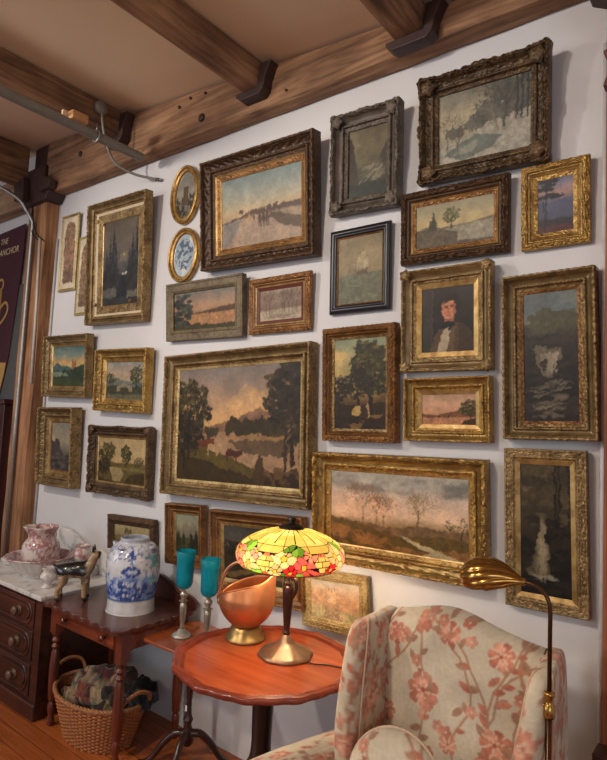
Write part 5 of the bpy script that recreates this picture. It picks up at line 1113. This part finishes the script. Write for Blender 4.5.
dk = N(nt, 'ShaderNodeMix', data_type='RGBA', blend_type='MULTIPLY'); dk.inputs[0].default_value = 1; dk.inputs[7].default_value = (.42, .40, .40, 1); nt.links.new(vc.outputs[0], dk.inputs[6]); nt.links.new(dk.outputs[2], tr.inputs[0]); nt.links.new(vc.outputs[0], b.inputs['Base Color']); b.inputs['Roughness'].default_value = .18
nt.links.new(tr.outputs[0], mx.inputs[1]); nt.links.new(b.outputs[0], mx.inputs[2]); nt.links.new(mx.outputs[0], nt.nodes['Material Output'].inputs[0])
mb = MB().grid(G, cu=True); mesh('shade', mb.V[0], mb.F, m, t, True, col=Y.reshape(-1, 3))
MB().tube([tuple(G[i, 0]) for i in range(0, 420, 5)], .0022, 6, closed=True).build('shade_rim', BRZ2, t, True)
autosmooth(MB().lathe([(.050, .460), (.046, .470), (.030, .476), (.014, .480), (.010, .488), (.018, .494), (.014, .502), (0, .504)], 24).build('finial_cap', M_plain('black_cap', (40, 30, 26), .4, .4), t, True), 50)
tag(MB().tube(spline([(LX + .085, LY + .02, .706), (LX + .12, LY + .0, .704), (LX + .17, LY + .03, .703), (LX + .24, LY + .06, .703), (LX + .286, LY + .085, .716), (LX + .31, LY + .10, .715), (LX + .325, LY + .12, .60)], 6), .0025, 6).build('lamp_cable', M_plain('brown_cord', (60, 34, 24), .5), None, True), 'thin brown cord running from the stained-glass lamp across the tea table', 'cord')

# ------------------------------------------------------------------ wing chair in printed fabric
def fabric():
    c = Cv(.56, .70, .0026, 51); c.c[:] = np.array((200, 187, 162)) / 255.
    c.put(c.n(120, 3, 2) > .5, (192, 178, 154), .7); rs = random.Random(8)
    cor = [(188, 126, 102), (178, 112, 90), (198, 142, 118)]; br = (166, 124, 98); gr = (164, 126, 100)
    def leafy(x, y, a, L, col):
        x1, y1 = x + L * math.cos(a) / c.asp, y + L * math.sin(a)
        for q in range(5): k = q / 4; w_ = .014 * math.sin(PI * (k * .85 + .1)) * L / .06; c.blob(x + (x1 - x) * k, y + (y1 - y) * k, w_ + .003, w_ + .003, col, .1, 60)
    for k in range(9):
        x = rs.random(); y = -.05; a = PI / 2 + rs.uniform(-.3, .3)
        for s_ in range(26):
            a += rs.uniform(-.45, .45); a = a * .9 + PI / 2 * .1; x1, y1 = x + .045 * math.cos(a) / c.asp, y + .045 * math.sin(a); c.line(x, y, x1, y1, .0045, br, .9)
            if s_ % 2 == 0: leafy(x1 % 1, y1, a + rs.choice([-1, 1]) * rs.uniform(.7, 1.2), rs.uniform(.03, .055), gr if s_ % 4 else cor[1])
            x, y = x1 % 1, y1
    for (x, y, r) in ((.34, .62, .075), (.74, .50, .06), (.24, .30, .06), (.58, .22, .07), (.74, .84, .055), (.12, .48, .045), (.50, .44, .04), (.90, .3, .04), (.46, .88, .05), (.9, .66, .04), (.14, .82, .05), (.42, .08, .045), (.8, .08, .05)):
        for lay, rr in ((0, 1.0), (1, .68), (2, .38)):
            np_ = 7 - lay
            for q in range(np_): a = q / np_ * 2 * PI + lay * .5 + x * 9; c.blob(x + r * rr * .62 * math.cos(a) / c.asp, y + r * rr * .62 * math.sin(a), r * rr * .40, r * rr * .40, np.array(cor[(q + lay) % 3]) * (1 if lay != 1 else 1.06), .16, 30)
            for q in range(np_): a = (q + .5) / np_ * 2 * PI + lay * .5 + x * 9; c.line(x + r * rr * .35 * math.cos(a) / c.asp, y + r * rr * .35 * math.sin(a), x + r * rr * .95 * math.cos(a) / c.asp, y + r * rr * .95 * math.sin(a), .004, (216, 188, 160), .8)
        c.blob(x, y, r * .14, r * .14, (168, 92, 72), .2)
    for k in range(90):
        x, y = rs.random(), rs.random(); 
        if rs.random() < .5:
            for q in range(5): a = q / 5 * 2 * PI; c.blob(x + .016 * math.cos(a) / c.asp, y + .016 * math.sin(a), .011, .011, cor[k % 3], .1, 60)
        else: leafy(x, y, rs.uniform(0, 6), .05, cor[k % 3] if k % 2 else gr)
    return c.finish(.05, 1.0, None)
FAB = fabric(); CLOTH = M_vcol('printed_cotton', .9, .15, 0, .35, 330, sheen=.2)
PIPM = M_plain('fabric_piping', (196, 168, 140), .85, 0, .1, 80)
def fcol(U, Vv): return FAB.sample(np.asarray(U) / .56, np.asarray(Vv) / .70)
t = thing('wing_armchair', 'wing armchair in cream fabric printed with coral flowers', 'chair', (-.712, 1.50, 0), (0, 0, .0))
# local: x right, y towards wall. back cushion face, with camel top
def top_h(u):    # u -1..1 over the back width
    return .925 + .050 * math.exp(-((u + .18) / .62) ** 2) - .012 * max(0, u - .6)
def slab(name, n, m, fn, parent, uvf, th=None):
    G = np.array([[fn(i / (n - 1), j / (m - 1)) for j in range(m)] for i in range(n)]); U, V_ = uvf(G); mb = MB().grid(G); return mesh(name, mb.V[0], mb.F, CLOTH, parent, True, col=fcol(U, V_).reshape(-1, 3))
BW = .238
def backf(u, v):
    uu = u * 2 - 1; x = uu * BW; zt = top_h(uu); z = .36 + (zt - .36) * min(v / .86, 1)
    if v <= .86:
        k = v / .86; y = .20 + .085 * k * 0 + .05 * k - .030 * (1 - abs(uu) ** 3) * math.sin(PI * min(1, k * .95 + .05)) ** .7
        if k > .9: y += .02 * ((k - .9) / .1) ** 2
    else:
        k = (v - .86) / .14; y = .27 + .075 * math.sin(k * PI / 2) ; z = zt + .018 * math.sin(k * PI) - .03 * max(0, k - .7)
    return (x, y, z)
slab('backrest', 190, 250, backf, t, lambda G: (G[..., 0] + .28, G[..., 2] - .33 + (G[..., 1] - .2) * .2))
# back outside
slab('outside_back', 40, 60, lambda u, v: ((u * 2 - 1) * (BW + .03), .348 - .06 * (1 - v), .12 + (top_h(u * 2 - 1) - .16) * v), t, lambda G: (G[..., 0] + .2, G[..., 2]))
def wing(sd):
    # closed profile swept in height: inner face, rolled front edge, outer face
    n, m = 130, 64; G = np.zeros((n, m, 3)); U = np.zeros((n, m)); 
    for i in range(n):
        k = i / (n - 1); z = .34 + (.62) * k
        # depth of the wing toward the viewer, rounded at its top
        fw_ = .0 + .0 * k; front = -.01 + .12 * max(0, (k - .35) / .65) ** 1.6
        kk = max(0, (k - .86) / .14); zt = .34 + .62 * min(k, .86) + (.075) * math.sin(kk * PI / 2)
        shrink = math.cos(kk * PI / 2) ** .5 if kk < 1 else 0.0
        yb = .325; front = yb - (yb - front) * (.80 + .20 * shrink if kk > 0 else 1); th = .030 * (.25 + .75 * shrink) + .008 * math.sin(PI * k)
        flare = -.042 + .06 * k
        for j in range(m):
            s_ = j / (m - 1); 
            if s_ < .42: q_ = s_ / .42; y = yb + (front + th - yb) * q_; x = -th * .9
            elif s_ < .58: q_ = (s_ - .42) / .16 * PI; y = front + th - th * math.sin(q_) * 1.1; x = -th * .9 * math.cos(q_)
            else: q_ = (s_ - .58) / .42; y = front + th + (yb - front - th) * q_; x = th * .9
            out = flare * (1 - (y - front) / (yb - front + 1e-6)) + .0
            G[i, j] = (sd * (BW + .026 + x + out), y, zt - .022 * ((yb - y) / .35) * k); U[i, j] = s_ * .75
    mb = MB().grid(G)
    mb.F.append(tuple((n - 1) * m + j for j in range(m)))
    V = mb.V[0]; V_ = G[..., 2]
    o = mesh('wing', V, mb.F, CLOTH, t, True, col=fcol(U + (.1 if sd < 0 else .33), V_ + .13).reshape(-1, 3))
    P = [tuple(G[i, int(m * .40)]) for i in range(0, n, 4)]; MB().tube([(p[0] - sd * .002, p[1], p[2]) for p in P], .0035, 6).build('piping', PIPM, o, True)
    P = [tuple(G[i, int(m * .60)]) for i in range(0, n, 4)]; MB().tube([(p[0] + sd * .002, p[1], p[2]) for p in P], .0035, 6).build('piping', PIPM, o, True)
wing(-1); wing(1)
def arm(sd):
    n, m = 100, 70; G = np.zeros((n, m, 3)); U = np.zeros((n, m))
    for i in range(n):
        k = i / (n - 1); y = .14 - .56 * k; cx = sd * (BW + .022 + .125 * math.sin(k * PI * .5)); r = .045 * (1 if k < .97 else math.sqrt(max(.02, 1 - ((k - .97) / .03) ** 2)))
        for j in range(m):
            s_ = j / (m - 1)
            if s_ < .3: q_ = s_ / .3; x = -r; z = .15 + (.585 - .15) * q_
            elif s_ < .7: a = PI - (s_ - .3) / .4 * PI; x = r * math.cos(a) * 1.1; z = .585 + r * .95 * math.sin(a)
            else: q_ = (s_ - .7) / .3; x = r * (1.1 - .3 * q_); z = .585 - (.585 - .15) * q_
            G[i, j] = (cx + sd * x * (1), y, z); U[i, j] = s_
    mb = MB().grid(G); mb.F.append(tuple((n - 1) * m + j for j in range(m)))
    mesh('arm', mb.V[0], mb.F, CLOTH, t, True, col=fcol(U * .9 + .2, G[..., 1] + .5).reshape(-1, 3))
arm(-1); arm(1)
slab('seat_cushion', 110, 110, lambda u, v: ((u * 2 - 1) * .225, .20 - .62 * v, .40 + .035 * (1 - abs(u * 2 - 1) ** 4) * (1 - abs(v * 2 - 1) ** 6) ** .5), t, lambda G: (G[..., 0] + .1, G[..., 1]))
slab('front_rail', 90, 40, lambda u, v: ((u * 2 - 1) * .275, -.405 - .012 * math.sin(v * PI), .40 - .25 * v), t, lambda G: (G[..., 0] + .1, G[..., 2]))
for sx, sy in ((-1, -.37), (1, -.37), (-1, .27), (1, .27)): MB().lathe([(0, 0), (.018, 0), (.024, .01), (.02, .03), (.024, .10), (.03, .16), (0, .16)], 14, sx * .22, sy).build('leg', DKZ, t, True)
MB().box(-.25, .25, -.39, .30, .14, .18).build('seat_frame', DKZ, t)
# round cushion
n, m = 120, 90; G = np.zeros((n, m, 3))
for i in range(n):
    for j in range(m):
        a = 2 * PI * i / n; k = j / (m - 1); r = math.sin(k * PI); G[i, j] = (.136 * abs(r) ** .55 * math.cos(a), -.05 * math.cos(k * PI) * (1 if r > 0 else 1), .136 * abs(r) ** .55 * math.sin(a))
mb = MB().grid(G, cu=True); pc = mesh('round_cushion', mb.V[0], mb.F, CLOTH, None, True, col=fcol(G[..., 0] + .2 + .05, G[..., 2] + .44).reshape(-1, 3), loc=(-.775, 1.485, .590), rot=(-.30, 0, .05))
tag(pc, 'round cushion in the same floral fabric, resting on the armchair seat', 'cushion')
MB().tube([(.138 * math.cos(a), 0, .138 * math.sin(a)) for a in np.linspace(0, 2 * PI, 73)[:-1]], .004, 8, closed=True).build('piping', PIPM, pc, True)

# brass shell floor lamp
BR = M_plain('polished_brass', (176, 134, 70), .2, .95, .12, 14); BRD = M_plain('aged_brass_pole', (84, 58, 36), .3, .85, .2, 20)
px, py = -.404, 1.585
t = thing('shell_floor_lamp', 'brass floor lamp with a scallop-shell shade beside the armchair', 'lamp', (px, py, 0))
MB().lathe([(0, 0), (.10, 0), (.105, .006), (.1, .014), (.04, .022), (.014, .035), (0, .04)], 40).build('base', BRD, t, True)
MB().tube([(0, 0, .03), (0, 0, .86)], .0075, 14).build('lower_pole', BRD, t, True)
MB().lathe([(0, .855), (.012, .855), (.0135, .86), (.0135, .885), (.010, .888), (.010, .905), (.013, .908), (.013, .916), (0, .92)], 18).build('collar', BR, t, True)
MB().lathe([(0, .60), (.012, .60), (.0135, .605), (.0135, .64), (0, .645)], 18).build('collar', BR, t, True)
AR = [(0, 0, .91), (0, 0, 1.10)] + spline([(0, 0, 1.105), (-.004, 0, 1.135), (-.018, 0, 1.158), (-.042, -.0, 1.170), (-.072, -.0, 1.172)], 6)
MB().tube(AR, .0055, 12).build('curved_arm', BRD, t, True)
MB().lathe([(0, 0), (.008, 0), (.011, .006), (.008, .012), (0, .012)], 14).build('shade_knuckle', BR, t, True, loc=(-.062, 0, 1.172), rot=(0, -PI / 2, 0))
def shell():
    n, m = 181, 60; G = np.zeros((n, m, 3))
    for i in range(n):
        th = -.18 * PI + 1.36 * PI * i / (n - 1)
        for j in range(m):
            k = j / (m - 1); x = -.175 * k
            w_ = .010 + .044 * (math.sin(min(1, k / .62) * PI / 2) ** 1.3 if k < .62 else math.sqrt(max(0, 1 - ((k - .62) / .38) ** 2)))
            if k >= .62: w_ = max(.001, .054 * math.sqrt(max(0, 1 - ((k - .62) / .38) ** 2)))
            rib = 1 + .10 * abs(math.sin((th + k * 1.1) * 5.5)) ** .8 * min(1, k * 4) * (1 - .5 * k)
            G[i, j] = (x, -w_ * 1.15 * rib * math.cos(th), w_ * .92 * rib * math.sin(th) - .012 * k)
    mb = MB().grid(G); o = mb.build('shell_shade', BR, t, True, loc=(-.066, 0, 1.172), rot=(0, .0, -.10)); q_ = o.modifiers.new('s', 'SOLIDIFY'); q_.thickness = .0015
shell()

# banner at far left
MRN = M_plain('maroon_cloth', (70, 32, 42), .85, 0, .15, 40, .2); GOLD = M_plain('gold_paint', (196, 158, 86), .5, .2, .1, 30); CRM = M_plain('cream_lettering', (206, 188, 156), .6, 0, .05, 30)
t = thing('hanging_banner', 'maroon banner with an anchor emblem and cream lettering at far left', 'banner', (-4.60, 2.07, 2.95))
MB().prism([(-.60, -1.28), (-.60, -.02), (.29, .015), (.28, -.25), (.24, -.62), (.19, -1.0), (.15, -1.14), (.1, -1.28)], 0, .006).build('cloth', MRN, t)
def text(s_, size, loc, mat, parent, rot=0.0, shear=.2):
    cu = bpy.data.curves.new('lettering', 'FONT'); cu.body = s_; cu.size = size; cu.extrude = .0012; cu.shear = shear; cu.align_x = 'RIGHT'; o = bpy.data.objects.new('lettering', cu); COL.objects.link(o); cu.materials.append(mat)
    dg = bpy.context.evaluated_depsgraph_get(); me = bpy.data.meshes.new_from_object(o.evaluated_get(dg)); bpy.data.objects.remove(o)
    o = bpy.data.objects.new('lettering', me); COL.objects.link(o); o.parent = parent; o.location = loc; o.rotation_euler = (PI / 2, rot, 0); return o
text('THE', .066, (.03, -.003, -.10), CRM, t); text('ANCHOR', .072, (.215, -.003, -.19), CRM, t)
an = MB().tube([(-.03, -.004, -.45), (-.03, -.004, -1.0)], .03, 12); an.tube(spline([(-.03, -.004, -.62), (.06, -.004, -.57), (.11, -.004, -.60), (.10, -.004, -.66), (.03, -.004, -.72), (-.03, -.004, -.74)], 6), .012, 8); an.tube(spline([(-.03, -.004, -.62), (-.14, -.004, -.58), (-.18, -.004, -.62), (-.1, -.004, -.7)], 6), .012, 8)
an.tube([(-.03 + .04 * math.cos(a), -.004, -.42 + .04 * math.sin(a)) for a in np.linspace(0, 2 * PI, 20)[:-1]], .01, 8, closed=True)
an.V = [v * np.array([1, .12, 1]) for v in an.V]; an.build('anchor_emblem', GOLD, t, True)
MB().prism([(-.6, -1.28), (.1, -1.28), (.15, -1.14), (.17, -1.04), (.0, -1.03), (-.6, -1.03)], -.006, -.001).build('gold_hem', M_plain('gold_cloth', (190, 150, 84), .7), t)
tag(MB().prism([(-4.7, 1.62), (-4.24, 1.62), (-4.24, 2.35), (-4.30, 2.5), (-4.5, 2.5)], 2.078, 2.094).build('grey_panel', M_plain('grey_green_cloth', (82, 84, 82), .8)), 'dark grey-green panel behind the banner, left of the timber post', 'panel')
t = thing('dark_cupboard', 'tall dark red-brown cupboard at far left behind the timber post', 'cupboard', (-4.65, 2.0, 0))
MB().box(-.75, .40, -.0, .075, 0, 1.60).build('body', M_wood('cupboard_wood', (36, 12, 12), (74, 28, 24), .4, 1, 'Z'), t, bev=.005)
MB().box(-.30, .34, -.012, -.001, .1, 1.52).build('door', M_wood('cupboard_wood', (36, 12, 12), (74, 28, 24), .4, 1, 'Z'), t, bev=.005)
MB().box(-.78, .42, -.02, .08, 1.60, 1.635).build('cornice', M_wood('cupboard_wood', (36, 12, 12), (74, 28, 24), .4, 1, 'Z'), t, bev=.005)
# low round stool at the lower left edge
t = thing('round_stool', 'grey-topped low round stool at the bottom left edge', 'stool', (-2.20, 1.23, 0))
MB().lathe([(0, .14), (.085, .14), (.092, .15), (.09, .165), (.07, .178), (.03, .184), (0, .185)], 36).build('seat', M_plain('grey_felt', (98, 84, 80), .9), t, True)
for a in (.5, 2.07, 3.64, 5.2): MB().tube([(.075 * math.cos(a), .075 * math.sin(a), 0), (.05 * math.cos(a), .05 * math.sin(a), .142)], .010, 10).build('leg', DKZ, t, True)
